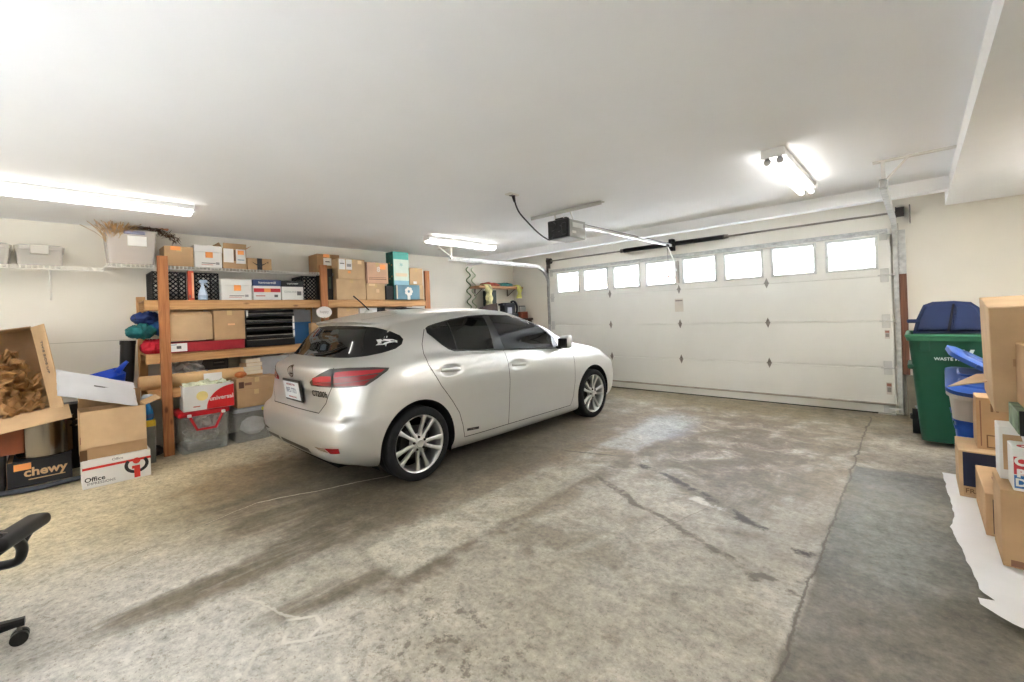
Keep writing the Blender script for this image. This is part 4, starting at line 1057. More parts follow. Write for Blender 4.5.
def mesh_crate(label, xf, y0, y1, z0, z1, depth, group=None):
    blk = mat('crate_black', (20, 20, 19), .55, var=0)
    r = thing('storage_crate', label, 'crate', (xf - depth / 2, (y0 + y1) / 2, z0), group=group)
    w, h, d = y1 - y0, z1 - z0, depth
    b = nb(); t = .012
    for z in (0, h - t): 
        b2(b, (d / 2 - t, -w / 2, z), (d / 2, w / 2, z + t)); b2(b, (-d / 2, -w / 2, z), (-d / 2 + t, w / 2, z + t))
        b2(b, (-d / 2, -w / 2, z), (d / 2, -w / 2 + t, z + t)); b2(b, (-d / 2, w / 2 - t, z), (d / 2, w / 2, z + t))
    for sx in (-1, 1):
        for sy in (-1, 1): b2(b, (sx * d / 2 - (t if sx > 0 else 0), sy * w / 2 - (t if sy > 0 else 0), 0), (sx * d / 2 + (t if sx < 0 else 0), sy * w / 2 + (t if sy < 0 else 0), h))
    b2(b, (-d / 2, -w / 2, 0), (d / 2, w / 2, .006))
    obj('frame', b, blk, r)
    def lattice(face):
        b = nb(); W = w if face == 'x' else d; n = max(4, int(W / .042)); p = W / n; m_ = max(3, int(h / p))
        for i in range(-m_, n + 1):
            for sg in (1, -1):
                a0, z_0 = -W / 2 + i * p, 0.0
                pts = [(a0, 0.0), (a0 + h, h)] if sg > 0 else [(a0 + h, 0.0), (a0, h)]
                (xa, za), (xb, zb) = pts
                # clip to the panel
                def cl(xa, za, xb, zb):
                    t0, t1 = 0.0, 1.0
                    for P_, Q_ in ((-(xb - xa), xa + W / 2), ((xb - xa), W / 2 - xa)):
                        if abs(P_) < 1e-9: continue
                        r_ = Q_ / P_
                        if P_ < 0: t0 = max(t0, r_)
                        else: t1 = min(t1, r_)
                    return None if t0 >= t1 - .02 else ((xa + (xb - xa) * t0, za + (zb - za) * t0), (xa + (xb - xa) * t1, za + (zb - za) * t1))
                c = cl(xa, za, xb, zb)
                if not c: continue
                (xa, za), (xb, zb) = c
                mid = ((xa + xb) / 2, (za + zb) / 2); ln = math.hypot(xb - xa, zb - za); an = math.atan2(zb - za, xb - xa)
                if face == 'x': box(b, (d / 2 - .004, mid[0], mid[1]), (.004, ln, .013), 0, None) if False else None
                q = nb() if False else b
                vs_ = bmesh.ops.create_cube(b, size=1)['verts']; bmesh.ops.scale(b, vec=(ln, .013, .004), verts=vs_)
                bmesh.ops.rotate(b, cent=(0, 0, 0), matrix=Matrix.Rotation(an, 3, 'Z'), verts=vs_)
                for v in vs_:
                    u_, v_, w_ = v.co
                    v.co = Vector((d / 2 - .006 + w_, u_ + mid[0], v_ + mid[1])) if face == 'x' else Vector((u_ + mid[0], -w / 2 + .006 + w_, v_ + mid[1]))
        return b
    obj('mesh_side', lattice('x'), blk, r); obj('mesh_side', lattice('y'), blk, r)
    return r

def tote(label, c, w, d, h, m, lidm=None, taper=.9, lip=.012, lidh=.03, name='storage_tote', cat='tote', handle=None, facing='+x', group=None, rotz=0):
    """plastic tub: w across the front, d deep; c = centre of base"""
    r = thing(name, label, cat, c, rotz, group)
    a, bb = (d / 2, w / 2) if facing == '+x' else (w / 2, d / 2)
    b = nb(); t = .004
    O0, O1 = frustum(b, 0, a * taper, bb * taper, h, a, bb, .03, 3, cap1=False)
    I0, I1 = frustum(b, t, a * taper - t, bb * taper - t, h, a - t, bb - t, .028, 3, cap0=True, cap1=False)
    for i in range(len(O1)): b.faces.new((O1[i], O1[(i + 1) % len(O1)], I1[(i + 1) % len(I1)], I1[i]))
    obj('tub', b, m, r, smooth=True, sharp=35)
    b = nb(); frustum(b, h - .02, a + .001, bb + .001, h - .018, a + lip, bb + lip, .035, 3); frustum(b, h - .018, a + lip, bb + lip, h, a + lip, bb + lip, .035, 3)
    if lidm:
        frustum(b, h, a + lip + .004, bb + lip + .004, h + lidh * .55, a + lip + .004, bb + lip + .004, .04, 3)
        frustum(b, h + lidh * .55, a + lip + .002, bb + lip + .002, h + lidh, a * .9, bb * .9, .04, 3)
        obj('lid', b, lidm, r)
    else: b.free()
    return r, a, bb

def scatter_spots(): pass

def build_left():
    S = -5.66
    # --- wire shelf in two lengths on the left wall
    wm = mat('wire_white', (226, 222, 212), .4, var=0)
    for (y0, y1, z, lab) in ((-1.3, .39, 1.935, 'white wire shelf on the left wall holding two clear totes'), (.41, 2.86, 1.983, 'white wire shelf above the timber shelving, holding a row of boxes')):
        r = thing('wire_shelf', lab, 'shelf', (-6.2, (y0 + y1) / 2, z)); L_ = y1 - y0
        b = nb()
        for x in (.01, .12, .24, .35): cyl(b, (x, -L_ / 2, -.004), (x, L_ / 2, -.004), .0035, seg=6)
        cyl(b, (.352, -L_ / 2, -.034), (.352, L_ / 2, -.034), .005, seg=6)
        n = int(L_ / .036)
        for k in range(n + 1):
            y = -L_ / 2 + L_ * k / n
            b2(b, (.005, y - .0016, -.0016), (.354, y + .0016, .0016)); b2(b, (.349, y - .0055, -.036), (.355, y + .0055, 0))
        obj('wire_deck', b, wm, r)
        for y in ([-.85, .48] if y0 < 0 else [-.84, .82]):
            if not (-L_ / 2 < y < L_ / 2): continue
            b = nb(); tube(b, [(.352, y, -.03), (.01, y, -.30)], .007, 6); obj('brace', b, wm, r)
    # --- timber shelving
    u = thing('timber_shelving', 'long timber shelving unit of lumber posts and beams along the left wall', 'shelving', (-5.93, 2.4, 0))
    def tim(nm, lo, hi, ax):
        b = nb(); b2(b, (lo[0] + 5.93, lo[1] - 2.4, lo[2]), (hi[0] + 5.93, hi[1] - 2.4, hi[2]), .003); return obj(nm, b, wood_mat('post_wood', (150, 92, 50), (184, 122, 72), 'z') if nm == 'post' else pine(ax), u)
    for y in (.775, 2.435, 4.075):
        tim('post', (S - .04, y, 0), (S, y + .088, 2.065), 'z')
    for y in (.655, 2.435, 4.075): tim('rear_post', (-6.19, y, 0), (-6.15, y + .075, 1.665), 'z')
    for y0, y1 in ((.665, 2.434), (2.524, 4.074)):
        tim('beam', (S - .078, y0, 1.508), (S - .041, y1, 1.597), 'y'); tim('beam', (-6.149, y0, 1.508), (-6.11, y1, 1.597), 'y')
        tim('beam', (S - .078, y0, .955), (S - .041, y1, 1.043), 'y'); tim('beam', (-6.149, y0, .955), (-6.11, y1, 1.043), 'y')
        tim('beam', (S - .078, y0, .585), (S - .041, y1, .675), 'y'); tim('beam', (-6.149, y0, .585), (-6.11, y1, .675), 'y')
        for z in (1.597, 1.043, .675): tim('shelf_board', (-6.15, y0, z), (S - .041, y1, z + .012), 'y')
    tim('beam', (S - .0405, 2.526, 1.511), (S - .003, 4.073, 1.594), 'y')
    Z1, Z2, Z3 = 1.609, 1.055, .687
    # --- things on the wire shelf
    W0, W1 = 1.938, 1.986
    gp = clear_plastic('grey_clear_plastic', (224, 218, 208), .36)
    for lab, y0, y1 in (('small clear grey tote at the far left end of the wire shelf', -.62, -.215), ('clear grey lidded tote with a clip handle, second on the wire shelf', -.19, .115)):
        r, a, bb = tote(lab, (-6.02, (y0 + y1) / 2, W0), y1 - y0, .30, .16, gp, gp, .92, .006, .03)
        b = nb(); b2(b, (a + .004, -.06, .10), (a + .018, .06, .19), .004); obj('clip', b, mat('clip_grey', (176, 170, 160), .4, var=0), r)
    r, a, bb = tote('tall clear bin with a dried wreath stuffed in its open top', (-6.0, .605, W1), .40, .34, .325, clear_plastic('milky_plastic', (232, 224, 216), .40), None, .88)
    b = nb(); frustum(b, .325, a + .012, bb + .012, .345, a + .012, bb + .012, .035, 3, cap0=False, cap1=False); frustum(b, .325, a - .002, bb - .002, .345, a - .002, bb - .002, .03, 3, cap0=False, cap1=False); obj('rim', b, clear_plastic('milky_plastic'), r)
    b = nb(); box(b, (a + .016, .02, .318), (.02, .17, .035), .006); obj('handle', b, mat('handle_lilac', (120, 118, 140), .4, var=0), r)
    slab('label', .15, .10, (a * .95 + .012, .04, .235), '+x', paper(), r)
    b = nb(); blob(b, (0, .0, .10), (.12, .15, .08), 3, .3, 3, 2); tag(obj('packed_cloth', b, mat('cloth_pinkish', (216, 186, 170), .9, var=.2, scale=9), None, (-6.0, .605, W1 + .005)), 'pinkish bundle lying inside the tall clear bin', 'bundle')
    # dried grass and wreath
    random.seed(3)
    b = nb()
    for k in range(170):
        x0, y0 = random.gauss(0, .02), random.gauss(0, .03); a_ = random.gauss(0, .35); q = random.gauss(.45, .25); l = random.uniform(.11, .205)
        tube(b, [(x0, y0, 0), (x0 + q * l * .5, y0 + a_ * l * .5, l * .55), (x0 + q * l, y0 + a_ * l * 1.1, l * .96)], [.0025, .0025, .0035], 4)
    g_ = tag(obj('dried_grass', b, mat('straw', (178, 142, 96), .9, var=.2, scale=20), None, (-5.90, .48, W1 + .215)), 'tuft of dry tan grass sticking up out of the clear bin', 'dried grass', kind='stuff')
    b = nb()
    for k in range(420):
        t = random.random(); yy = .02 + t * .42; zz = .10 + .05 * math.sin(t * 2.4) - .13 * t * t
        p = Vector((random.gauss(0, .03), yy + random.gauss(0, .015), zz + random.gauss(0, .016)))
        d_ = Vector((random.gauss(0, 1), random.gauss(.4, 1), random.gauss(-.1, 1))).normalized() * random.uniform(.03, .06)
        tube(b, [p, p + d_ * .5 + Vector((0, 0, .004)), p + d_], [.003, .0025, .001], 4)
    wr = tag(obj('garland', b, mat('garland_brown', (78, 54, 34), .9, var=.3, scale=25), None, (-6.0, .56, W1 + .285)), 'dark dried garland drooping over the right side of the clear bin', 'garland', kind='stuff')
    b = nb()
    for k in range(26):
        t = random.random() * .7; blob(b, (random.gauss(.02, .02), .06 + t * .42, .125 + .05 * math.sin(t * 2.4) - .13 * t * t + random.uniform(0, .02)), (.017, .017, .012), 1, .3, 2, k)
    obj('blossoms', b, mat('blossom_peach', (226, 160, 128), .8, var=.2, scale=30), wr)['kind'] = 'stuff'
    c = cx('plain brown carton with an orange sticker, left end of the wire shelf row', -5.86, .865, 1.122, W1, W1 + .215, .30, m=kraft(0)); c.sticker(-.12, .90, .09, .045, sticker_orange())
    c = file_box('white file box with an orange sticker standing on the wire shelf', -5.86, 1.13, 1.392, W1, W1 + .245, .32, group=None)
    c = cx('brown carton with white labels and a torn top on the wire shelf', -5.86, 1.40, 1.642, W1, W1 + .235, .28, m=kraft(0), open_=True)
    c.flap('x+', .06, 70); c.flap('y-', .07, 60); c.flap('y+', .07, 40)
    c.sticker(-.26, .64, .10, .16, paper(), name='label'); c.sticker(.26, .62, .10, .17, paper(), name='label'); c.sticker(.26, .82, .065, .05, sticker_orange(), .0022); c.sticker(-.0, .66, .018, .13, mat('slot_brown', (90, 60, 36), .8, var=0), name='hand_slot')
    c.sticker(.26, .45, .07, .01, mat('print_blue', (120, 150, 170), .7, var=0), .0022, 'print')
    c = cx('low brown carton with black tape and a curved arrow, end of the wire shelf row', -5.88, 1.655, 1.925, W1, W1 + .14, .24, m=kraft(0), tape=False)
    tb = nb(); b2(tb, (-.12, -.028, .14), (.12, .028, .1412)); b2(tb, (.12, -.028, .0), (.1212, .028, .1412)); obj('tape', tb, mat('tape_black', (30, 30, 34), .3, var=0), c.root, label='black tape band')
    P_ = [(-.085 + .17 * k / 14, .015 - .042 * math.sin(PI * k / 14)) for k in range(15)]
    up = [(x, z + .007 * math.sin(PI * (x + .085) / .17) + .002) for x, z in P_]; dn = [(x, z - .007 * math.sin(PI * (x + .085) / .17)) for x, z in P_[::-1]]
    shape2d('smile_arrow', up + dn, c.at(0, .58, .0022), '+x', mat('tape_black', (30, 30, 34)), c.root)
    shape2d('arrow_head', [(.075, .006), (.098, .026), (.094, -.008), (.088, .012)], c.at(0, .58, .0022), '+x', mat('tape_black', (30, 30, 34)), c.root)
    c = cx('brown carton with an orange sticker and white label beside the middle post', -5.88, 2.49, 2.80, W1, W1 + .255, .28, m=kraft(2)); c.sticker(-.1, .92, .08, .04, sticker_orange()); c.sticker(-.05, .60, .11, .10, paper(), name='label'); c.sticker(-.05, .6, .06, .012, ink(), .0022, 'print')
    # --- top timber shelf
    cr = 'black mesh crates on the top timber shelf'
    mesh_crate('black mesh crate half hidden behind the left post', S - .05, .735, 1.02, Z1, 1.905, .38, cr)
    mesh_crate('black mesh crate directly behind the blue spray bottle', S - .09, 1.10, 1.325, Z1, 1.91, .34, cr)
    mesh_crate('black mesh crate between the black-lidded box and the middle post', S - .12, 2.24, 2.43, Z1, 1.92, .34, cr)
    b = nb(); blob(b, (0, 0, 0), (.10, .10, .05), 2, .4, 3, 4); tag(obj('crumpled_paper', b, mat('grey_paper', (196, 194, 188), .8, var=.05), None, (S - .2, .84, Z1 + .06)), 'crumpled pale paper inside the left mesh crate', 'paper')
    c = cx('tall narrow red and orange roll box leaning on the shelf edge', S - .03, 1.032, 1.085, Z1 - .0, 1.92, .05, m=mat('roll_red', (196, 84, 56), .5, var=.1, scale=8), tape=False, name='foil_box')
    c.sticker(.28, .5, .018, .27, mat('roll_cream', (226, 170, 130), .6, var=.05), name='stripe'); c.sticker(-.25, .12, .012, .03, ink(), name='print')
    # spray bottle
    sb = mat('spray_bluewhite', (190, 208, 226), .35, var=.03)
    def spray(label, loc, h, m, cap, name='spray_bottle', lq=None):
        r = thing(name, label, 'spray bottle', loc)
        k = h / .25; b = nb(); lathe(b, [(0, 0), (.044 * k, 0), (.050 * k, .012 * k), (.050 * k, .06 * k), (.040 * k, .11 * k), (.022 * k, .155 * k), (.015 * k, .175 * k), (.014 * k, .19 * k)], seg=20); obj('bottle', b, m, r, smooth=True)
        b = nb(); cyl(b, (0, 0, .185 * k), (0, 0, .205 * k), .018 * k, seg=14)
        prism(b, [(-.03 * k, .205 * k), (.05 * k, .215 * k), (.05 * k, .238 * k), (.03 * k, .25 * k), (-.025 * k, .25 * k), (-.04 * k, .23 * k)], -.014 * k, .014 * k, 'yzx'); obj('spray_head', b, cap, r)
        b = nb(); tube(b, [(0, .02 * k, .21 * k), (0, .048 * k, .19 * k), (0, .052 * k, .165 * k)], .006 * k, 6); obj('trigger', b, cap, r)
        b = nb(); lathe(b, [(.0508 * k, .02 * k), (.0508 * k, .058 * k)], seg=20, caps=False); obj('label', b, lq or mat('spray_label', (160, 180, 204), .5, var=.1, scale=30), r, smooth=True)
        return r
    spray('pale blue spray bottle standing on the top timber shelf', (S - .055, 1.165, Z1), .222, sb, sb)
    fb = 'lidded file boxes on the top timber shelf'
    file_box('white lidded file box just right of the blue spray bottle', S - .03, 1.335, 1.635, Z1, 1.845, .36)
    c = file_box('red and white paper box with a blue lid on the top timber shelf', S - .03, 1.655, 1.955, Z1, 1.848, .36, mat('lid_blue', (44, 62, 108), .5, var=.03), sticker=False)
    c.sticker(0, .48, .29, .045, mat('box_red', (190, 40, 46), .6, var=.03), name='red_band'); c.sticker(0, .48, .07, .043, sticker_orange(), .0022)
    c.text('hammermill', 0, .86, .040, paper(), .0055); c.sticker(-.25, .20, .10, .012, mat('print_red', (196, 120, 110)), .0012, 'print'); c.sticker(.32, .2, .04, .03, ink(), .0012, 'print')
    c = file_box('white paper box with a black lid on the top timber shelf', S - .03, 1.965, 2.222, Z1, 1.842, .36, mat('lid_black', (26, 26, 28), .5, var=.03), sticker=False)
    c.text('copy paper', 0, .87, .030, paper(), .0055); c.text('GENUINE', -.1, .42, .035, mat('label_ink_pale', (170, 168, 166), .7, var=0)); c.sticker(.3, .35, .05, .05, ink(), .0012, 'print')
    # right bay
    c = cx('tall dark open-sided stand between the middle post and cartons', S - .10, 2.54, 2.64, Z1, 2.03, .3, m=mat('dark_stand', (44, 40, 36), .7, var=.1), tape=False, name='dark_case', cat='case'); c.sticker(.1, .55, .03, .16, mat('stand_green', (70, 84, 70), .7, var=.1), name='strip')
    c = cx('large plain carton at the bottom left of the right shelf bay', S - .02, 2.65, 3.075, Z1, 1.892, .42, m=kraft(1))
    c = cx('carton with two white shipping labels stacked on the large plain carton', S - .03, 2.685, 3.075, 1.8935, 2.17, .40, m=kraft(1)); c.sticker(-.35, .72, .085, .14, paper(), name='label'); c.sticker(-.10, .72, .085, .14, paper(), name='label'); c.sticker(-.35, .76, .06, .012, ink(), .0022, 'print'); c.sticker(-.10, .68, .06, .04, mat('barcode_grey', (150, 148, 146)), .0022, 'print'); c.sticker(.30, .86, .06, .05, mat('tape_patch', (224, 196, 150), .4, var=0), name='tape_patch'); c.sticker(-.1, .35, .04, .03, sticker_orange())
    c = cx('small carton low on the shelf beside the large plain carton', S - .03, 3.085, 3.38, Z1, 1.842, .40, m=kraft(1)); c.sticker(.1, .55, .05, .05, mat('print_pale', (216, 186, 146), .7, var=0), name='print'); c.sticker(-.2, .92, .1, .03, mat('tape_patch', (224, 196, 150)), name='tape_patch')
    c = cx('printed carton with dark edges stacked on the small carton', S - .02, 3.09, 3.435, 1.8435, 2.145, .38, m=mat('kraft_pink', (206, 166, 136), .7, var=.04)); c.text('8', .05, .66, .10, mat('print_white', (232, 220, 208), .7, var=0), bold=.004); c.sticker(-.48, .5, .012, .29, mat('dark_edge', (92, 58, 44), .7, var=0), name='edge'); c.sticker(.25, .8, .09, .07, sticker_orange()); c.sticker(.0, .2, .28, .010, mat('print_brown', (130, 92, 70), .7, var=0), name='print'); c.sticker(.0, .28, .28, .006, mat('print_brown', (130, 92, 70)), name='print')
    c = cx('small black item tucked under the teal box', S - .02, 3.39, 3.515, Z1, 1.815, .3, m=mat('item_black', (24, 22, 22), .5, var=0), tape=False, name='black_case', cat='case')
    c = cx('tall teal box with gold pattern on its side', S - .02, 3.525, 3.795, Z1, 2.33, .20, m=mat('teal_light', (96, 186, 176), .55, var=.05), tape=False, name='gift_box')
    b = nb(); b2(b, (-.09, -.1365, .006), (.098, -.1352, .715)); obj('side_panel', b, mat('teal_dark', (28, 98, 86), .5, var=.25, scale=26), c.root, label='dark teal side with gold flecks')
    for k in range(9):
        b = nb(); lathe(b, [(0, 0), (.014, 0), (.014, .001), (0, .001)], c=(0, 0, 0), seg=8)
        o_ = obj('gold_dot', b, mat('gold_fleck', (196, 166, 96), .4, .4, var=0), c.root, (-.06 + .06 * (k % 3), -.137, .12 + .20 * (k // 3) + .03 * (k % 2)), (R(90), 0, 0))
    c.sticker(0, .62, .255, .32, mat('box_pale', (214, 226, 214), .6, var=.03), name='front_panel'); c.sticker(0, .30, .255, .14, mat('box_blue', (150, 196, 212), .6, var=.06), .0022, 'blue_panel'); c.text('*', 0, .70, .12, mat('print_teal', (96, 176, 176), .6, var=0), .0024)
    c.sticker(0, .52, .20, .05, mat('box_cream', (232, 214, 184), .6, var=.03), .0024, 'cream_band')
    c = cx('low blue picture box with a pale flower print', S + .03, 3.53, 3.945, Z1, 1.83, .045, m=mat('picture_blue', (104, 142, 160), .55, var=.06), tape=False, name='picture_box')
    for k in range(7):
        a_ = 2 * PI * k / 7; shape2d('petal', [(.045 * math.cos(a_ + t) + .028 * math.cos(q), .045 * math.sin(a_ + t) + .026 * math.sin(q)) for t, q in [(0, 2 * PI * i / 8) for i in range(8)]], c.at(.02, .55, .0012 + .0002 * k), '+x', mat('petal_white', (226, 222, 216), .6, var=.04), c.root)
    c.sticker(.02, .15, .05, .08, mat('petal_white', (226, 222, 216)), .0010, 'stem')
    c.sticker(-.47, .5, .02, .2, mat('box_cream', (232, 214, 184)), .0014, 'edge')
    cx('brown carton on top near the right post', S - .03, 3.81, 4.05, 1.842, 2.10, .36, m=kraft(1)).sticker(-.1, .12, .06, .04, paper(), name='label')
    cx('small carton on the shelf board against the right post', S - .03, 3.955, 4.06, Z1, 1.84, .36, m=kraft(1))
    b = nb(); crumple(b, (0, 0, 0), (.05, .14), 6, .03, 4, (0, R(40), 0)); tag(obj('torn_flap', b, mat('paper_taupe', (176, 150, 124), .8, var=.05), None, (S - .15, 3.85, 2.30)), 'torn brown paper corner poking up beside the teal box', 'paper') if False else b.free()
    # --- second timber shelf
    c = cx('wide open-topped carton at the left of the second timber shelf', S - .02, .85, 1.235, 1.175, 1.445, .34, m=kraft(1), open_=True); c.flap('x+', .09, 155); c.flap('x-', .1, 60)
    c = cx('carton with a tan pull tab on the second timber shelf', S - .01, 1.245, 1.55, 1.16, 1.492, .38, m=kraft(0)); c.sticker(.05, .52, .07, .02, mat('tab_tan', (232, 184, 138), .6, var=0), .003, 'pull_tab')
    c = cx('flat red case lying along the second timber shelf', S - .005, .83, 1.54, Z2, 1.16, .42, m=mat('case_red', (150, 24, 34), .55, var=.12, scale=6), tape=False, name='red_case', cat='case'); c.sticker(-.37, .52, .155, .085, paper(), name='label'); c.sticker(-.36, .52, .04, .03, ink(), .0022, 'print'); c.sticker(-.42, .8, .05, .008, mat('print_blue', (120, 150, 170)), .0022, 'print')
    # letter trays
    blk = mat('tray_black', (22, 21, 20), .45, var=0)
    for k, (z, y0) in enumerate(((Z2, 1.56), (1.148, 1.575), (1.24, 1.585), (1.33, 1.58), (1.412, 1.57))):
        h = (.088, .088, .085, .078, .075)[k]
        r = thing('letter_tray', ['bottom black letter tray of the stack, deep solid front', 'second black letter tray from the bottom with a pale item inside', 'middle black letter tray of the stack', 'fourth black letter tray from the bottom, white end', 'topmost black letter tray with a pale sheet on its edge'][k], 'letter tray', (S - .2, 1.83, z), group='stacked letter trays')
        b = nb(); b2(b, (-.17, -.265, 0), (.18, .265, .006)); b2(b, (-.17, -.265, 0), (.17, -.259, h)); b2(b, (-.17, .259, 0), (.17, .265, h)); b2(b, (-.17, -.265, 0), (-.164, .265, h)); b2(b, (.174, -.265, 0), (.18, .265, h * (.9 if k == 0 else .4)), .002)
        obj('tray', b, blk, r)
        b = nb(); b2(b, (.165, -.26, h * (.9 if k == 0 else .42)), (.181, .26, h * (.9 if k == 0 else .42) + .006)); obj('front_edge', b, mat('tray_edge', (150, 142, 130), .5, var=0), r)
        if k in (3, 4, 1, 2):
            b = nb(); s_ = -1 if k == 4 else 1; b2(b, (.176, s_ * .265 - (.02 if s_ > 0 else 0), .004), (.183, s_ * .265 + (.02 if s_ < 0 else 0), h)); obj('end_label', b, paper(), r)
    b = nb(); blob(b, (0, 0, 0), (.05, .055, .012), 2, .1, 2, 1); tag(obj('white_cloth', b, mat('white_cloth', (220, 220, 214), .8, var=.03), None, (S - .10, 1.72, 1.168)), 'small white item inside the second letter tray', 'item')
    c = cx('blue bin beside the letter trays behind the car', S - .10, 2.10, 2.33, Z2, 1.33, .3, m=mat('bin_blue', (28, 84, 136), .5, var=.05), tape=False, name='blue_bin', cat='bin', open_=True)
    c = cx('grey box leaning at the back of the second shelf', S - .28, 2.10, 2.4, Z2, 1.49, .15, m=mat('box_grey', (150, 152, 154), .6, var=.06), tape=False, name='grey_box')
    c = cx('small brown carton under the oval white tag', S - .02, 2.30, 2.50, Z2, 1.31, .28, m=kraft(0))
    r = thing('oval_tag', 'oval white tag with grey lettering in front of the middle post', 'tag', (S + .03, 2.45, 1.31)); b = nb(); prism(b, [(.10 * math.cos(2 * PI * k / 28), .075 * math.sin(2 * PI * k / 28)) for k in range(28)], -.006, .006); obj('plaque', b, paper(), r, (0, 0, .135), FACE['+x'])
    letters('happy', .05, (.0068, 0, .14), '+x', mat('label_ink_pale', (170, 168, 166)), r); b = nb(); b2(b, (-.006, -.012, 0), (.006, .012, .07)); b2(b, (-.03, -.06, 0), (.03, .06, .012)); obj('stand', b, kraft(2), r)
    cx('brown carton on the second shelf just above the car roof', S - .06, 2.67, 2.97, Z2, 1.505, .3, m=kraft(1))
    c = cx('white box on the second shelf behind the roof aerial', S - .08, 3.0, 3.27, Z2, 1.495, .25, m=whitecard(), tape=False, name='white_box')
    c = cx('black box on the second shelf behind the roof aerial', S - .08, 3.29, 3.40, Z2, 1.50, .25, m=mat('item_black', (24, 22, 22)), tape=False, name='black_case', cat='case')
    c = cx('pale grey box at the right of the second shelf', S - .08, 3.42, 3.62, Z2, 1.46, .25, m=mat('box_grey', (150, 152, 154)), tape=False, name='grey_box')
    for k in range(3):
        b = nb(); box(b, (0, 0, 0), (.25, .38, .012), .002, (R([-4, -7, -2][k]), 0, R(6 * k)))
        tag(obj('folder', b, mat(['folder_cream', 'folder_dark', 'folder_grey'][k], [(226, 220, 206), (60, 56, 52), (186, 182, 176)][k], .6, var=.03), None, (S - .12, 3.86, 1.44 + .022 * k)), ['cream folder at the bottom of the loose pile over the car roof', 'dark folder in the middle of the loose pile', 'grey folder lying on top of the loose pile'][k], 'folder', 'folders piled at the right of the second shelf')
    c = cx('carton under the loose folders on the second shelf', S - .10, 3.66, 4.05, Z2, 1.415, .3, m=kraft(2))
    # --- third shelf
    b = nb(); cyl(b, (0, -.56, 0), (0, .56, 0), .072, seg=28); t_ = thing('cardboard_tube', 'long tan cardboard tube lying on the third shelf past the left post', 'tube', (S - .13, 1.17, Z3 + .074))
    obj('wall', b, mat('tube_tan', (214, 176, 126), .7, var=.05, scale=3), t_, smooth=True, sharp=40); b = nb(); lathe(b, [(0, -.566), (.058, -.566), (.064, -.560), (.07, -.545)], seg=28); bmesh.ops.rotate(b, cent=(0, 0, 0), matrix=Matrix.Rotation(R(-90), 3, 'X'), verts=b.verts[:]); obj('end_cap', b, mat('tube_cap', (226, 190, 144), .7, var=0), t_, smooth=True)
    slab('label', .17, .085, (.0745, .06, .0), '+x', paper(), t_)
    b = nb(); crumple(b, (0, 0, .0), (.2, .34), 12, .09, 2, (0, R(70), 0)); blob(b, (-.06, 0, -.02), (.07, .15, .13), 3, .3, 3, 5); tag(obj('plastic_bag', b, clear_plastic('bag_plastic', (206, 206, 204), .75), None, (S - .17, 1.005, Z3 + .155)), 'crumpled clear plastic bag behind the long tube', 'bag')
    c = cx('dark grey tool case with a recessed handle on the third shelf', S - .22, 1.165, 1.42, Z3, .962, .22, m=mat('tool_grey', (58, 56, 54), .5, var=.04), tape=False, name='tool_case', cat='tool case'); c.sticker(.15, .75, .12, .05, mat('item_black', (24, 22, 22)), name='handle_recess'); b = nb(); box(b, (.118, .035, .215), (.014, .10, .014), .004); obj('handle', b, mat('tool_light', (110, 106, 100), .4, var=0), c.root)
    c = cx('light grey box on the third shelf near the car', S - .10, 1.70, 2.05, Z3, .93, .25, m=mat('box_grey2', (168, 168, 170), .6, var=.04), tape=False, name='grey_box')
    for k in range(4):
        zz = Z3 + .055 + .045 * k; b = nb()
        w_ = [.19, .17, .175, .15][k]
        r = thing('book', ['cream book at the bottom of the short stack on the third shelf', 'white book second from the bottom of the short stack', 'tan book third in the short stack', 'pale book on top of the short stack under the beam'][k], 'book', (S - .14, 1.63, zz), R([3, -4, 6, 0][k]), 'books stacked on the third shelf')
        b2(b, (-.10, -w_ / 2, .003), (.098, w_ / 2 - .003, .039)); obj('pages', b, mat('pages_cream', (226, 214, 190), .8, var=.03), r)
        b = nb(); b2(b, (-.102, -w_ / 2 - .002, 0), (.102, w_ / 2, .003)); b2(b, (-.102, -w_ / 2 - .002, .039), (.102, w_ / 2, .042)); b2(b, (-.102, -w_ / 2 - .003, 0), (.102, -w_ / 2, .042)); obj('cover', b, mat(['cov_a', 'cov_b', 'cov_c', 'cov_d'][k], [(206, 184, 150), (224, 220, 210), (198, 164, 120), (214, 200, 170)][k], .6, var=.03), r)
    c = cx('small brown carton base under the short stack of books', S - .12, 1.53, 1.695, Z3, Z3 + .053, .23, m=kraft(2), tape=False)
    # --- floor row under the shelf
    F = -5.53
    r, a, bb = tote('clear floor bin with a red lid and red swing handles', (F - .21, 1.11, .004), .43, .40, .385, clear_plastic('bin_clear', (206, 208, 206), .24), None, .95)
    red = mat('lid_red', (196, 30, 40), .4, var=.02)
    b = nb(); frustum(b, .385, a + .012, bb + .012, .425, a + .012, bb + .012, .03, 3); frustum(b, .425, a + .008, bb + .008, .435, a * .93, bb * .93, .03, 3); obj('lid', b, red, r)
    b = nb(); zz = .405
    tube(b, [(a + .016, -.14, .395), (a + .022, -.075, .24), (a + .022, .085, .24), (a + .016, .16, .395)], .014, 8); obj('swing_handle', b, red, r)
    for y_ in (-.14, .16):
        b = nb(); box(b, (a + .022, y_, .395), (.025, .035, .03), .004); obj('hinge_clip', b, paper(), r)
    b = nb(); crumple(b, (.05, 0, .20), (.3, .30), 14, .12, 6, (R(70), 0, R(80))); blob(b, (0, 0, .12), (.14, .15, .08), 3, .35, 3, 8); tag(obj('packed_bags', b, mat('grey_bag', (186, 186, 182), .5, var=.15, scale=9), None, (F - .22, 1.11, .03)), 'crumpled grey bags inside the red-lidded bin', 'bags', kind='stuff')
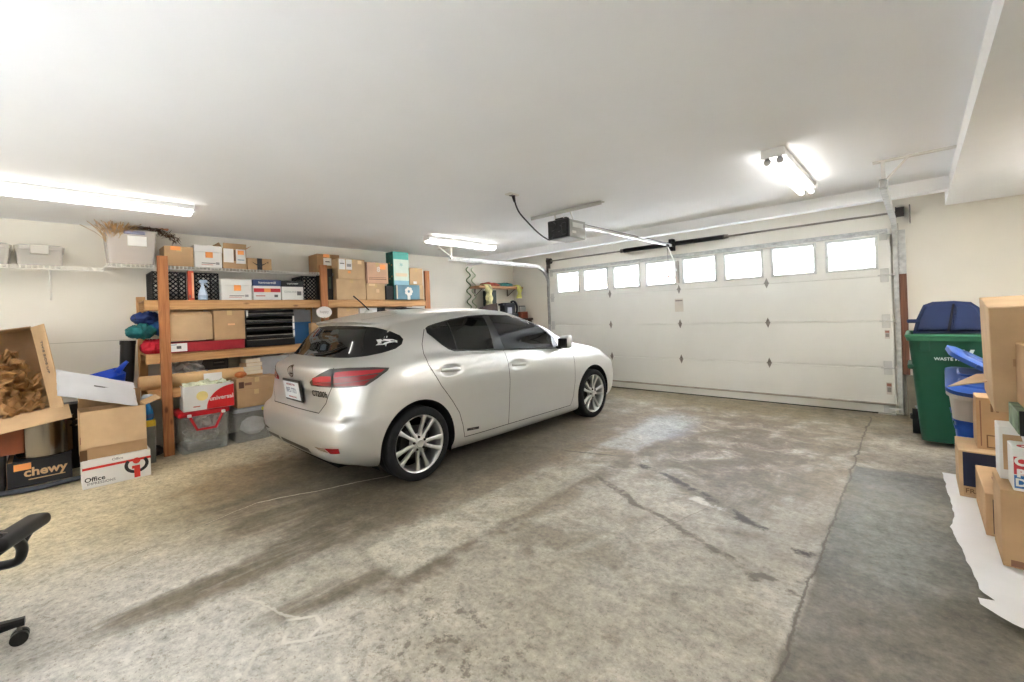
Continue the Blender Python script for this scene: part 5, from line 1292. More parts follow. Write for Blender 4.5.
    b = nb(); box(b, (0, 0, .045), (.30, .33, .07), .02); tag(obj('dark_cloth', b, mat('cloth_dark', (66, 72, 66), .9, var=.1), None, (F - .215, 1.11, .008)), 'dark folded cloth at the bottom of the red-lidded bin', 'cloth')
    c = cx('white and red paper carton on top of the red-lidded bin', F - .0, .935, 1.385, .442, .70, .30, m=whitecard(), tape=False, name='paper_carton', rot=(0, 0, R(-3)), open_=True)
    w = c.w; Rr = .235; ca = [(w / 2 - .002, .002), (w / 2 - .002, .238)] + [(w / 2 - .002 - .25 * math.sin(R(t)) , .002 + .236 * math.cos(R(t))) for t in range(10, 91, 10)]
    shape2d('red_quarter', ca, (c.dx / 2 + .0012, 0, 0), '+x', mat('box_red_bright', (206, 34, 36), .5, var=.02), c.root)
    c.text('universal', .24, .42, .062, paper(), .0028, bold=.0014, roll=R(2)); 
    shape2d('yellow_round', [(.052 * math.cos(2 * PI * k / 20), .05 * math.sin(2 * PI * k / 20)) for k in range(20)], c.at(-.14, .57, .0012), '+x', mat('pale_yellow', (226, 206, 134), .6, var=.05), c.root); c.sticker(-.25, .16, .06, .012, mat('print_red', (196, 120, 110)), name='print')
    b = nb(); b2(b, (-.03, -w / 2 - .0012, .13), (.0, -w / 2 - .0002, .17)); obj('hand_hole', b, mat('item_black', (24, 22, 22)), c.root)
    b = nb(); crumple(b, (0, 0, 0), (.26, .40), 14, .05, 11, (0, R(8), 0)); o_ = tag(obj('plastic_bag', b, mat('bag_greenish', (214, 218, 190), .5, var=.15, scale=8), None, (F - .15, 1.15, .70)), 'pale green plastic bag spilling over the white paper carton', 'bag')
    r, a, bb = tote('clear floor bin with a grey lid and a yellow clip, beside the car', (F - .21, 1.585, .004), .40, .40, .355, clear_plastic('bin_clear'), mat('lid_greyclear', (150, 152, 154), .3, var=.03), .93, lidh=.03)
    b = nb(); box(b, (a + .016, .10, .352), (.02, .08, .035), .004); obj('clip', b, mat('clip_yellow', (208, 200, 60), .4, var=0), r)
    b = nb(); blob(b, (.05, .02, .12), (.11, .13, .10), 3, .12, 2.5, 12); tag(obj('white_bag', b, mat('bag_white', (220, 218, 216), .5, var=.03), None, (F - .22, 1.585, .03)), 'round white bag inside the clear bin beside the car', 'bag')
    c = cx('plain tan carton on the clear bin beside the car', F - .01, 1.41, 1.80, .392, .585, .32, m=kraft(0))
    c = cx('shallow lidded carton with a dark mark stacked beside the white paper carton', F - .005, 1.405, 1.82, .587, .72, .33, m=kraft(0)); c.sticker(-.38, .45, .05, .07, mat('dark_edge', (92, 58, 44)), name='print'); c.sticker(-.22, .5, .07, .03, mat('print_brown', (130, 92, 70)), name='print')
    b = nb(); blob(b, (0, 0, 0), (.05, .06, .035), 3, .15, 3, 3); tag(obj('orange_roll', b, mat('orange_leather', (196, 116, 62), .6, var=.1), None, (F - .1, 1.475, .758)), 'small orange-brown bundle on the lidded carton', 'bundle')
    # --- sacks, tube and odds behind the left post
    def sack(label, c, ax, ln, r_, m, seed, nm='stuff_sack'):
        from mathutils import noise
        b = nb(); n, k_ = 44, 36; rings = []
        for i in range(n + 1):
            t = i / n; rr = r_ * (math.sin(PI * min(max(t * 1.0, .03), .97)) ** .35)
            ring = []
            for k in range(k_):
                a_ = 2 * PI * k / k_; q = Vector((math.cos(a_) * 1.3, math.sin(a_) * 1.3, t * 4)) + Vector((seed * 5, 0, 0)); q2 = rr * (1 + .34 * noise.noise(q * 1.8) - .16 * abs(noise.noise(q * 3.5)) + .10 * noise.noise(q * 6))
                ring.append(b.verts.new((q2 * math.cos(a_), (t - .5) * ln, q2 * math.sin(a_))))
            rings.append(ring)
        for A_, B_ in zip(rings, rings[1:]):
            for k in range(k_): b.faces.new((A_[k], A_[(k + 1) % k_], B_[(k + 1) % k_], B_[k]))
        b.faces.new(rings[0][::-1]); b.faces.new(rings[-1])
        rt = thing(nm, label, 'sack', c, 0, 'stuff sacks piled behind the left post', (0, 0, ax)); obj('bag', b, m, rt, smooth=True)
        b = nb(); tube(b, [(.03 * math.cos(2 * PI * k / 12), -ln * .5 + .012, .03 * math.sin(2 * PI * k / 12)) for k in range(12)], .006, 6, closed=True); obj('drawcord', b, mat('cord_black', (24, 22, 22)), rt)
        return rt
    sack('dark blue stuff sack on top of the pile behind the left post', (-5.84, .70, 1.425), R(25), .27, .068, mat('sack_blue', (26, 48, 100), .7, var=.2, scale=8), 1)
    sack('teal stuff sack below the dark blue one', (-5.80, .645, 1.29), R(10), .24, .078, mat('sack_teal', (16, 98, 100), .7, var=.2, scale=8), 2)
    sack('mid blue stuff sack tucked against the left post', (-5.87, .775, 1.32), R(15), .22, .075, mat('sack_midblue', (22, 72, 128), .7, var=.2, scale=8), 3)
    sack('bright red stuff sack at the bottom of the pile', (-5.84, .755, 1.125), R(20), .24, .085, mat('sack_red', (186, 22, 44), .7, var=.15, scale=8), 4)
    c = cx('brown carton hidden under the pile of stuff sacks', -5.78, .585, .75, .90, 1.035, .2, m=kraft(2), tape=False) if False else None
    r = thing('poster_tube', 'tall black tube standing behind the open carton, topped by the sacks', 'tube', (-5.90, .515, 0)); b = nb(); cyl(b, (0, -.03, 0), (0, .035, 1.17), .055, .06, 24); obj('tube_wall', b, mat('tube_black', (20, 20, 21), .3, var=0), r, smooth=True, sharp=40)
    b = nb(); cyl(b, (0, .034, 1.165), (0, .036, 1.205), .064, seg=24); obj('cap', b, mat('item_black', (24, 22, 22)), r)
    r = thing('foam_sheet', 'grey-white panel leaning on the wall behind the left post', 'panel', (-6.09, .64, .003), rot=(0, R(-6), 0)); b = nb(); b2(b, (-.01, -.12, 0), (.01, .11, .66), .003); obj('board', b, mat('panel_greywhite', (196, 196, 192), .6, var=.04), r); b = nb(); b2(b, (-.013, -.123, 0), (.013, -.117, .66)); obj('edge_strip', b, mat('box_grey', (150, 152, 154)), r)
    spray('blue spray bottle with a yellow base behind the open carton', (-5.58, .645, .42), .25, mat('bottle_blue', (40, 110, 170), .2, var=.05), mat('cap_clear', (190, 200, 210), .3, var=0), lq=mat('bottle_label', (40, 80, 130), .5, var=.1))
    r = thing('yellow_tub', 'small yellow tub under the blue spray bottle', 'tub', (-5.58, .645, .0)); b = nb(); frustum(b, 0, .06, .05, .36, .07, .055, .02, 3); obj('drum', b, mat('drum_grey', (120, 118, 112), .6, var=.1), r); b = nb(); frustum(b, .36, .066, .056, .419, .066, .056, .02, 3); obj('yellow_lid', b, mat('yellow_tub', (216, 186, 50), .5, var=.03), r)
    b = nb(); blob(b, (0, 0, 0), (.10, .16, .07), 3, .3, 2, 21); tag(obj('dark_bag', b, mat('bag_black', (40, 36, 38), .5, var=.1), None, (-5.75, .62, .065)), 'dark purple-black bag on the floor beside the left post', 'bag')
    # blue dust pan / tub lid
    from mathutils import noise as _n
    r = thing('blue_scoop', 'bright blue plastic scoop lying on the white mailer pile', 'scoop', (-5.62, .36, .80), rot=(R(14), R(8), R(8)))
    b = nb(); frustum(b, 0, .13, .115, .10, .16, .14, .03, 3, cap1=False); frustum(b, .006, .124, .109, .10, .152, .132, .03, 3, cap1=False)
    obj('pan', b, mat('scoop_blue', (28, 70, 178), .3, var=.03), r, smooth=True, sharp=35); b = nb(); tube(b, [(.0, .10, .09), (.0, .17, .15), (0, .20, .17)], [.03, .02, .015], 10); obj('grip', b, mat('scoop_blue', (28, 70, 178)), r, smooth=True)
    b = nb(); b2(b, (-.11, -.11, .0), (.11, .11, .80)); c = cx('tall brown carton standing behind the white mailer', -5.74, .30, .50, 0, .79, .26, m=kraft(2)); b.free()
    # office box stack
    X_ = -5.09
    c = cx('white office paper carton with a red stripe on the floor', X_, .16, .60, .002, .238, .30, m=whitecard(), tape=False, name='paper_carton')
    ms = mat('stripe_red', (206, 52, 40), .6, var=.02)
    c.sticker(0, .70, .44, .020, ms, name='stripe'); c.text('Office', -.33, .30, .052, mat('print_black', (36, 34, 34), .6, var=0), bold=.001); c.text('IMPRESSIONS', -.24, .15, .030, mat('label_ink', (96, 92, 90))); c.text('Office', .0, .87, .03, mat('label_ink', (96, 92, 90)))
    O_ = [(.082 * math.cos(R(t)), .075 * math.sin(R(t))) for t in range(-220, 41, 10)] + [(.058 * math.cos(R(t)), .050 * math.sin(R(t))) for t in range(40, -221, -10)]
    shape2d('ring_mark', O_, c.at(.28, .52, .0013), '+x', mat('print_black', (36, 34, 34)), c.root)
    shape2d('dot_mark', [(.026 * math.cos(2 * PI * k / 18), .026 * math.sin(2 * PI * k / 18)) for k in range(18)], c.at(.28, .66, .0022), '+x', ms, c.root)
    shape2d('stem_mark', [(-.032, .02), (.022, .02), (.022, -.085), (-.018, -.085), (-.018, -.005), (-.032, -.005)], c.at(.28, .40, .0022), '+x', ms, c.root)
    c = cx('open carton with its front flap hanging, on the white office carton', X_ - .005, .155, .58, .2405, .64, .32, m=kraft(0), open_=True)
    c.flap('x+', .30, -84, kraft(1)); c.flap('y+', .12, 20); c.flap('x-', .15, 120)
    c.sticker(-.46, .42, .035, .06, mat('print_brown', (130, 92, 70)), name='print'); c.sticker(-.46, .10, .045, .09, mat('print_dark', (110, 80, 50), .7, var=0), name='print')
    # poly mailer
    r = thing('padded_mailer', 'large white padded mailer lying across the open carton', 'mailer', (-5.22, .285, .815), rot=(R(-27), R(40), 0)); b = nb(); n = 14
    V = []
    for i in range(n + 1):
        for j in range(n + 1):
            u_, v_ = i / n - .5, j / n - .5; puff = .022 * (1 - (2 * u_) ** 4) * (1 - (2 * v_) ** 4) + .005 * math.sin(9 * u_ + 7 * v_)
            V.append((u_ * .30, v_ * .56, puff))
    T = [b.verts.new(p) for p in V]; Bt = [b.verts.new((p[0], p[1], -p[2] * .8 - .001)) for p in V]
    for i in range(n):
        for j in range(n):
            q = [i * (n + 1) + j, (i + 1) * (n + 1) + j, (i + 1) * (n + 1) + j + 1, i * (n + 1) + j + 1]
            b.faces.new([T[k] for k in q]); b.faces.new([Bt[k] for k in q[::-1]])
    obj('envelope', b, mat('mailer_white', (206, 206, 208), .4, var=.02), r, smooth=True)
    slab('print', .13, .014, (.0, .02, .0235), '+z90', mat('label_ink', (96, 92, 90)), r)
    c = cx('black bin standing behind the steel pot and open carton', -5.98, .06, .34, 0, .62, .2, m=mat('item_black', (24, 22, 22)), tape=False, name='black_bin', cat='bin')
    # cookware, pet-shop carton and the rest at far left
    st = mat('stainless', (150, 142, 130), .22, 1.0, var=0)
    r = thing('stock_pot', 'tall stainless steel stock pot with side handles on the black carton', 'pot', (-5.795, -.045, .231)); b = nb(); lathe(b, [(0, 0), (.172, 0), (.180, .008), (.180, .30), (.186, .305), (.186, .313), (.178, .313), (.176, .30), (.174, .014), (0, .012)], seg=48); obj('wall', b, st, r, smooth=True, sharp=30)
    for s in (-1, 1):
        for z in (.27, .215):
            b = nb(); tube(b, [(.04, s * .176, z), (.05, s * .215, z + .004), (.0, s * .228, z + .004), (-.05, s * .215, z + .004), (-.04, s * .176, z)], .006, 8); obj('handle', b, st, r, smooth=True)
    b = nb(); lathe(b, [(.188, .314), (.188, .321), (.09, .342), (.016, .347), (.014, .362), (.03, .367), (.028, .380), (0, .383)], seg=40); obj('lid', b, st, r, smooth=True, sharp=30)
    c = cx('black pet supply carton printed in tan letters, under the steel pot', -5.60, -.27, .115, .012, .230, .40, m=mat('carton_black', (30, 31, 36), .6, var=.03), tape=False, name='pet_supply_carton')
    b = nb(); b2(b, (-.202, -.1945, .0), (.198, -.192, .218)); obj('side_panel', b, kraft(0), c.root, label='brown cardboard end panel')
    b = nb(); b2(b, (-.19, -.185, .2182), (.19, -.16, .2192)); obj('top_flap', b, kraft(0), c.root)
    c.text('chewy', .08, .52, .100, mat('print_tan', (214, 176, 130), .6, var=0), bold=.003); c.sticker(-.27, .78, .10, .055, sticker_orange()); c.sticker(.1, .25, .22, .008, mat('print_tan', (214, 176, 130)), name='print')
    c = cx('rust brown box at the far left behind the chair', -5.66, -.56, -.17, .29, .60, .34, m=mat('rust_brown', (128, 66, 34), .6, var=.1), tape=False, name='rust_box') 
    c = cx('dark crate under the rust brown box', -5.64, -.60, -.285, .0, .288, .36, m=mat('crate_dark', (34, 32, 32), .6, var=.1), tape=False, name='dark_crate', cat='crate'); c.sticker(.3, .7, .03, .12, mat('label_ink', (96, 92, 90)), name='print')
    b = nb()
    pts = [Vector((-.02, -.62, .03)), Vector((.06, -.30, .035)), Vector((.10, -.12, .03)), Vector((.06, .1, .028)), Vector((.0, .26, .02))]
    tube(b, catmull(pts, 5), [.035] * 21, 8)
    for v in b.verts: v.co.z = .002 + max(0, (v.co.z + .008)) * .55
    tag(obj('rolled_mat', b, mat('mat_slate', (66, 70, 78), .7, var=.15, scale=9), None, (-5.52, .0, 0), smooth=True), 'slate grey rolled cloth on the floor in front of the black carton', 'cloth')
    # big open carton full of paper: mouth to the room
    K = Carton('large open carton tipped on its side with crumpled kraft paper inside', .47, .34, .60, (-5.86, -.135, .98), '+x', rot=(R(-7), 0, 0), open_=True, m=kraft(0), flaps=False) if False else None
    r = thing('cardboard_box', 'large open carton tipped toward the room, spilling crumpled brown paper', 'box', (-5.62, -.245, .615), rot=(R(8), R(-4), 0))
    b = nb(); w2, hh, dd, t = .245, .74, .36, .006
    b2(b, (-dd, -w2, 0), (-dd + t, w2, hh)); b2(b, (-dd, -w2, 0), (0, -w2 + t, hh)); b2(b, (-dd, w2 - t, 0), (0, w2, hh)); b2(b, (-dd, -w2, 0), (0, w2, t)); b2(b, (-dd, -w2, hh - t), (0, w2, hh))
    obj('body', b, kraft(0), r)
    b = nb(); b2(b, (0, -.003, 0), (.23, .003, hh - .01)); f_ = obj('flap', b, kraft(1), r, (0, w2, .0), (0, 0, R(20))); 
    b = nb(); b2(b, (0, -w2, -.003), (.22, w2 + .11, .003)); obj('flap', b, kraft(1), r, (0, 0, .003), (0, R(30), 0))
    b = nb(); b2(b, (0, -.003, 0), (.10, .003, hh - .01)); obj('flap', b, kraft(0), r, (0, -w2, 0), (0, 0, R(-60)))
    letters('THIS SIDE UP', .05, (.125, w2 + .046 - .008, .45), '-y', mat('label_ink', (96, 92, 90)), r, roll=R(-90)).rotation_euler = (R(90), 0, R(20))
    pk = mat('packing_kraft', (178, 138, 92), .8, var=.12, scale=9)
    for k, (yy, zz, sc, rt) in enumerate(((-.27, 1.06, .20, (0, R(80), 0)), (-.24, .95, .27, (R(20), R(70), R(10))), (-.20, .82, .30, (R(-15), R(60), 0)), (-.19, .70, .28, (0, R(40), R(15))), (-.33, .86, .25, (R(35), R(75), 0)))):
        b = nb(); crumple(b, (0, 0, 0), (sc * .8, sc), 16, .13, k + 20, rt)
        tag(obj('packing_paper', b, pk, None, (-5.78 + .025 * k, yy, zz)), ['topmost crumpled brown paper wad in the large open carton', 'large brown paper wad in the middle of the open carton', 'brown paper wad low in the open carton, bulging out', 'brown paper wad lying on the lower flap of the open carton', 'brown paper wad at the left of the open carton'][k], 'packing paper', 'crumpled packing paper in the open carton')

def build_chair():
    bk = mat('chair_black', (24, 22, 21), .45, var=.05, scale=20); pl = mat('chair_plastic', (18, 17, 17), .35, var=0); fab = mat('chair_fabric', (40, 36, 34), .9, var=.08, scale=40)
    ang = R(156)      # facing
    r = thing('office_chair', 'black swivel office chair with armrests cut off by the left edge', 'chair', (-2.86, -.385, 0))
    for k in range(5):
        a = R(86) + 2 * PI * k / 5; d = Vector((math.cos(a), math.sin(a), 0)); s = Vector((-d.y, d.x, 0))
        b = nb(); prev = None
        for q, w, z0, z1 in ((.03, .030, .075, .135), (.14, .026, .078, .122), (.26, .020, .080, .106), (.285, .018, .076, .104)):
            ring = [b.verts.new(d * q + s * u + Vector((0, 0, z))) for u, z in ((-w, z0), (w, z0), (w, z1 - .008), (w * .6, z1), (-w * .6, z1), (-w, z1 - .008))]
            if prev:
                for i in range(6): b.faces.new((prev[i], prev[(i + 1) % 6], ring[(i + 1) % 6], ring[i]))
            prev = ring
        b.faces.new(prev); bmesh.ops.recalc_face_normals(b, faces=b.faces[:])
        lg = obj('base_leg', b, pl, r)
        e = d * .268
        for q in (-.014, .014):
            c = e + s * q + d * .0
            b = nb(); cyl(b, (c.x - s.x * .009, c.y - s.y * .009, .0285), (c.x + s.x * .009, c.y + s.y * .009, .0285), .0283, seg=20); obj('caster_wheel', b, pl, lg, smooth=True, sharp=40)
        b = nb(); cyl(b, (e.x, e.y, .03), (e.x, e.y, .085), .008, seg=10); obj('caster_stem', b, mat('old_steel', (120, 112, 104)), lg)
    b = nb(); lathe(b, [(0, .08), (.038, .08), (.034, .16), (.026, .165), (.024, .30), (.014, .305), (.014, .34), (0, .34)], seg=20); obj('gas_column', b, pl, r, smooth=True, sharp=30)
    f = Vector((math.cos(ang), math.sin(ang), 0)); n = Vector((math.sin(ang), -math.cos(ang), 0))   # n: chair's right
    rz = ang - PI / 2
    b = nb(); box(b, (0, 0, .365), (.14, .18, .05), .01); obj('seat_plate', b, pl, r, rot=(0, 0, rz))
    b = nb(); box(b, (0, 0, .425), (.45, .44, .075), .035, seg=3); obj('seat', b, fab, r, rot=(0, 0, rz), smooth=True)
    b = nb(); vs_ = box(b, (0, -.24, .80), (.43, .06, .52), .03, seg=3)
    for v in b.verts: v.co.y += -.10 * (v.co.z - .55) + .35 * v.co.x ** 2
    obj('backrest', b, fab, r, rot=(0, 0, rz), smooth=True)
    b = nb(); tube(b, [(0, -.05, .36), (0, -.22, .37), (0, -.28, .45), (0, -.29, .62)], .02, 8); obj('back_support', b, pl, r, rot=(0, 0, rz))
    for s in (1, -1):
        b = nb(); P = catmull([Vector(p) for p in ((s * .22, .02, .37), (s * .285, .03, .375), (s * .305, .02, .43), (s * .30, -.04, .50), (s * .295, -.12, .535))], 5)
        tube(b, P, .019, 8); P = catmull([Vector(p) for p in ((s * .30, .02, .44), (s * .302, .10, .49), (s * .30, .13, .515))], 5); tube(b, P, .015, 8)
        obj('arm_support', b, pl, r, rot=(0, 0, rz), smooth=True)
        b = nb(); box(b, (s * .298, .01, .505), (.085, .31, .055), .022, seg=3)
        for v in b.verts: v.co.z -= .35 * max(0, v.co.y - .05) ** 1.6
        obj('arm_pad', b, bk, r, rot=(0, 0, rz), smooth=True)
# ------------------------------------------------------------------ right-hand pile and the front corner
def build_right():
    # wheelie bin
    g = mat('bin_green', (18, 74, 52), .45, var=.04, scale=5); gd = mat('bin_green_rim', (52, 112, 82), .5, var=.05, scale=8)
    r = thing('wheelie_bin', 'tall dark green wheeled waste cart standing by the garage door', 'bin', (.19, 5.60, 0))
    b = nb(); O0, O1 = frustum(b, .05, .20, .24, 1.0, .265, .33, .05, 4, cap1=False); frustum(b, .06, .19, .23, 1.0, .253, .318, .045, 4, cap1=False)
    b2(b, (-.20, -.335, .86), (-.12, -.28, .98), .01)
    obj('tub', b, g, r, smooth=True, sharp=30)
    b = nb(); A = frustum(b, .955, .275, .34, 1.0, .285, .35, .055, 4, cap0=False, cap1=False); frustum(b, .955, .258, .322, 1.0, .258, .322, .045, 4, cap0=False, cap1=False)
    fr = [f for f in b.faces]; b2(b, (-.285, -.352, .985), (.285, -.318, 1.012), .008); b2(b, (-.287, -.33, .985), (-.255, .33, 1.012), .008); b2(b, (.255, -.33, .985), (.287, .33, 1.012), .008); b2(b, (-.285, .318, .985), (.285, .352, 1.012), .008)
    obj('rim', b, gd, r)
    for sx in (-1, 1):
        b = nb(); b2(b, (sx * .255 - .02, -.31, .70), (sx * .255 + .02, .10, .74), .008); obj('side_rib', b, g, r)
        b = nb(); cyl(b, (sx * .20, .25, .12), (sx * .26, .25, .12), .12, seg=28); obj('wheel', b, mat('tire_rubber', (22, 22, 23)), r, smooth=True, sharp=40)
    b = nb(); b2(b, (-.24, -.30, .72), (-.12, -.285, .735), .004); obj('moulding', b, g, r)
    b = nb(); cyl(b, (-.24, .36, .95), (.24, .36, .95), .016, seg=12); obj('handle_bar', b, g, r)
    w = mat('bin_print', (216, 222, 218), .6, var=0)
    tx = letters('WASTE MANAGEMENT', .036, (.085, -.331, .80), '-y', w, r, bold=.0006); tx.rotation_euler = (R(86), 0, 0)
    for k, q in enumerate(([(-.075, .035), (-.045, .035), (-.025, -.005), (-.005, .03), (.005, .03), (-.015, -.035), (-.040, -.035)], [(.0, .035), (.03, .035), (.05, -.005), (.065, .035), (.09, .035), (.065, -.035), (.030, -.035)])):
        o_ = shape2d('mark', q, (.055, -.334, .85), '-y', w, r); o_.rotation_euler = (R(86), 0, 0)
    # blue lid propped up behind
    bl = mat('lid_navy', (30, 48, 92), .4, var=.06, scale=6)
    r2 = thing('bin_lid', 'dark blue moulded cart lid standing up out of the green cart', 'lid', (.20, 5.66, 1.0), rot=(R(-4), 0, 0))
    b = nb(); P_ = [(-.245, 0), (.25, 0), (.245, .10), (.20, .235), (.15, .285), (.04, .30), (-.10, .298), (-.165, .27), (-.215, .14)]
    prism(b, P_, 0, .10, 'xzy'); es = [e for e in b.edges if all(v.co.y < .01 for v in e.verts)]
    bmesh.ops.bevel(b, geom=es, offset=.03, segments=3, affect='EDGES'); obj('shell', b, bl, r2, smooth=True, sharp=30)
    for P_ in ([(-.185, .035), (-.015, .035), (.025, .25), (-.09, .25), (-.135, .225)], [(.015, .035), (.165, .035), (.16, .20), (.13, .235), (.055, .25)]):
        b = nb(); prism(b, P_, -.022, .004, 'xzy'); es = [e for e in b.edges if all(v.co.y < -.02 for v in e.verts)]; bmesh.ops.bevel(b, geom=es, offset=.010, segments=2, affect='EDGES'); obj('raised_panel', b, bl, r2)
    b = nb(); prism(b, [(-.012, .02), (.008, .02), (.046, .272), (.030, .272)], -.004, .003, 'xzy'); obj('seam', b, mat('seam_dark', (14, 18, 34), .6, var=0), r2)
    b = nb(); b2(b, (-.285, .02, .10), (-.19, .06, .135), .008); obj('hinge_lug', b, bl, r2)
    # paper sheet on the floor
    E_ = [(.10, 4.60), (.105, 4.25), (.118, 4.05), (.125, 3.70), (.10, 3.52), (.125, 3.30), (.150, 3.05), (.168, 2.84), (.205, 2.72), (.150, 2.665), (.155, 2.63), (.24, 2.585), (.36, 2.56), (.60, 2.56), (1.1, 2.58), (1.1, 4.60)]
    Pp = resample(E_[:13], .03, False)[:-1] + E_[12:]
    from mathutils import noise
    Pp = [(x + (.008 * noise.noise(Vector((x * 14, y * 14, 0))) if x < .6 else 0), y) for x, y in Pp]
    b = nb(); f = b.faces.new([b.verts.new((x, y, 0)) for x, y in Pp]); 
    if f.normal.z < 0: bmesh.ops.reverse_faces(b, faces=[f])
    for q in range(12): bmesh.ops.bisect_plane(b, geom=b.verts[:] + b.edges[:] + b.faces[:], plane_co=(.08 * q + .14, 0, 0), plane_no=(1, 0, 0))
    for q in range(24): bmesh.ops.bisect_plane(b, geom=b.verts[:] + b.edges[:] + b.faces[:], plane_co=(0, 2.58 + .085 * q, 0), plane_no=(0, 1, 0))
    for v in b.verts:
        k = max(0, 1 - abs(v.co.y - 2.66) / .14); v.co.z = .004 + .004 * (1 + noise.noise(v.co * 6)) + (.045 * k * max(0, 1 - max(0, v.co.x - .15) / .5) if v.co.y < 2.8 else 0) * (.4 + .6 * abs(math.sin(v.co.x * 9)))
        if v.co.x > .26 and v.co.y > 3.0: v.co.z = .003
    tag(obj('floor_paper', b, mat('sheet_white', (246, 245, 244), .8, var=.015, scale=4), None, smooth=True), 'long white paper sheet with a ragged edge under the right-hand boxes', 'paper sheet')
    z0 = .0125
    # cartons, near to far
    navy = mat('carton_navy', (28, 34, 62), .6, var=.03)
    c = cy('large brown carton nearest the right edge, standing on the white paper', 3.15, .268, .74, z0, .385, .31, m=kraft(0), tape=True)
    c.sticker(-.36, .06, .08, .03, mat('print_brown', (130, 92, 70)), name='print')
    c = cy('tall slim carton with a dark front panel between two brown cartons', 3.50, .240, .50, z0, .245, .56, m=kraft(0), rotz=0); c.sticker(.05, .47, .23, .19, mat('carton_brownblack', (50, 34, 32), .6, var=.03), name='dark_panel')
    sl = slab('print', .06, .07, (-.05, .0, .2385), '+z', mat('print_brown', (130, 92, 70)), c.root)
    c = cy('brown carton with a big navy panel, farthest of the floor row', 4.10, .168, .60, z0, .318, .40, m=kraft(1)); c.sticker(.012, .54, .405, .262, navy, name='navy_panel'); c.sticker(-.26, .14, .17, .06, kraft(0), .0022, 'label'); c.text('FRAGILE', -.26, .14, .042, mat('print_dark', (110, 80, 50)), .0036, bold=.0006)
    c = cy('upright kraft carton with printed symbols standing on the navy carton', 4.20, .262, .50, .3195, .66, .26, m=kraft(0), tape=True)
    c.sticker(-.20, .80, .012, .045, mat('print_dark', (110, 80, 50)), name='print'); c.sticker(-.10, .80, .012, .045, mat('print_dark', (110, 80, 50)), name='print'); c.sticker(-.15, .88, .04, .006, mat('print_dark', (110, 80, 50)), name='print')
    c.sticker(-.14, .16, .085, .085, mat('print_dark', (110, 80, 50)), name='print'); c.sticker(-.14, .16, .072, .07, kraft(0), .0022, 'print'); c.sticker(-.42, .5, .006, .30, mat('print_brown', (130, 92, 70)), name='edge')
    # white open carton
    c = cy('white open carton with a torn flap showing its brown inside', 3.335, .285, .70, .3865, .655, .16, m=whitecard(), name='white_carton', tape=False, open_=False)
    c.sticker(-.36, .52, .09, .18, kraft(0), name='torn_window'); b = nb(); prism(b, [(-.02, .10), (.07, .10), (.05, -.02), (.02, -.10)], -.001, .001); obj('torn_flap', b, whitecard(), c.root, c.at(-.28, .55, .012), FACE['-y'])
    b = nb(); tube(b, [(-.125, -.095, .10), (-.128, -.097, .06)], .004, 6); obj('hook', b, mat('cord_black', (24, 22, 22)), c.root)
    c = cy('red, white and blue carton lettered CP near the right edge', 3.16, .312, .62, .3865, .59, .165, m=whitecard(), tape=False, name='cereal_carton')
    c.sticker(0, .60, .302, .085, mat('box_red', (190, 40, 46)), name='red_band'); c.sticker(0, .22, .302, .062, mat('box_blue2', (30, 92, 156), .5, var=.02), name='blue_band'); c.text('C', -.42, .70, .055, paper(), .003, bold=.003); c.text('P', -.42, .42, .05, paper(), .003, bold=.003); c.text('D', -.42, .20, .05, paper(), .003, bold=.002)
    b = nb(); b2(b, (-.148, -.08, .2035), (.148, .08, .2045)); obj('top_panel', b, paper(), c.root); letters('C', .07, (-.11, -.03, .206), '+z', mat('box_red', (190, 40, 46)), c.root, bold=.003)
    c = cy('green and grey picture box above the red carton', 3.17, .335, .70, .6565, .765, .30, m=mat('picture_green', (104, 122, 92), .6, var=.3, scale=14), tape=False, name='picture_box'); c.sticker(-.46, .5, .02, .12, mat('item_black', (24, 22, 22)), name='edge')
    # big carton on top
    c = cy('large pale carton tilted on top of the right-hand pile', 3.50, .285, .80, .735, 1.305, .42, m=kraft(1), rot=(R(8), R(-1.5), 0), tape=True)
    c.sticker(-.30, .48, .05, .04, mat('print_brown2', (170, 134, 98), .7, var=0), name='print'); b = nb(); b2(b, (-.257, -.208, .5705), (.257, .0, .5725)); obj('top_flap', b, kraft(1), c.root)
    b = nb(); prism(b, [(-.17, .0), (.0, .0), (.0, .16), (-.03, .18)], -.003, .003, 'xyz'); f_ = obj('loose_flap', b, kraft(1), c.root, (-.258, .03, .10), (0, R(-14), 0), label='tan loose flap sticking out')
    c = cy('upright kraft carton at the very right edge beside the large pale carton', 3.17, .366, .80, .767, 1.08, .30, m=kraft(0)) 
    # blue things
    bp = mat('tub_blue', (26, 72, 160), .4, var=.03); lb = mat('lid_blue_tote', (36, 72, 142), .35, var=.04)
    r, a, bb = tote('blue bin standing between the green cart and the boxes', (.36, 4.80, 0), .36, .34, .44, bp, None, .86, facing='-y', name='blue_bin', cat='bin')
    b = nb(); frustum(b, .34, a + .004, bb + .004, .37, a + .008, bb + .008, .03, 3, cap0=False, cap1=False); frustum(b, .40, a + .010, bb + .010, .44, a + .018, bb + .018, .03, 3, cap0=False, cap1=False); obj('rim', b, bp, r)
    r, a, bb = tote('grey tote with a dark blue lid stacked on the blue bin', (.335, 4.70, .462), .42, .50, .20, mat('tote_grey', (176, 170, 164), .4, var=.03), None, .80, facing='-y'); r.rotation_euler = (R(13), R(7), 0)
    b = nb(); frustum(b, .185, a + .014, bb + .014, .215, a + .016, bb + .016, .09, 5); obj('tote_rim', b, mat('tote_grey', (176, 170, 164)), r)
    b = nb(); frustum(b, .216, a + .020, bb + .020, .245, a + .022, bb + .022, .09, 5); frustum(b, .245, a + .018, bb + .018, .262, a * .92, bb * .92, .09, 5); obj('lid', b, lb, r, smooth=True, sharp=25)
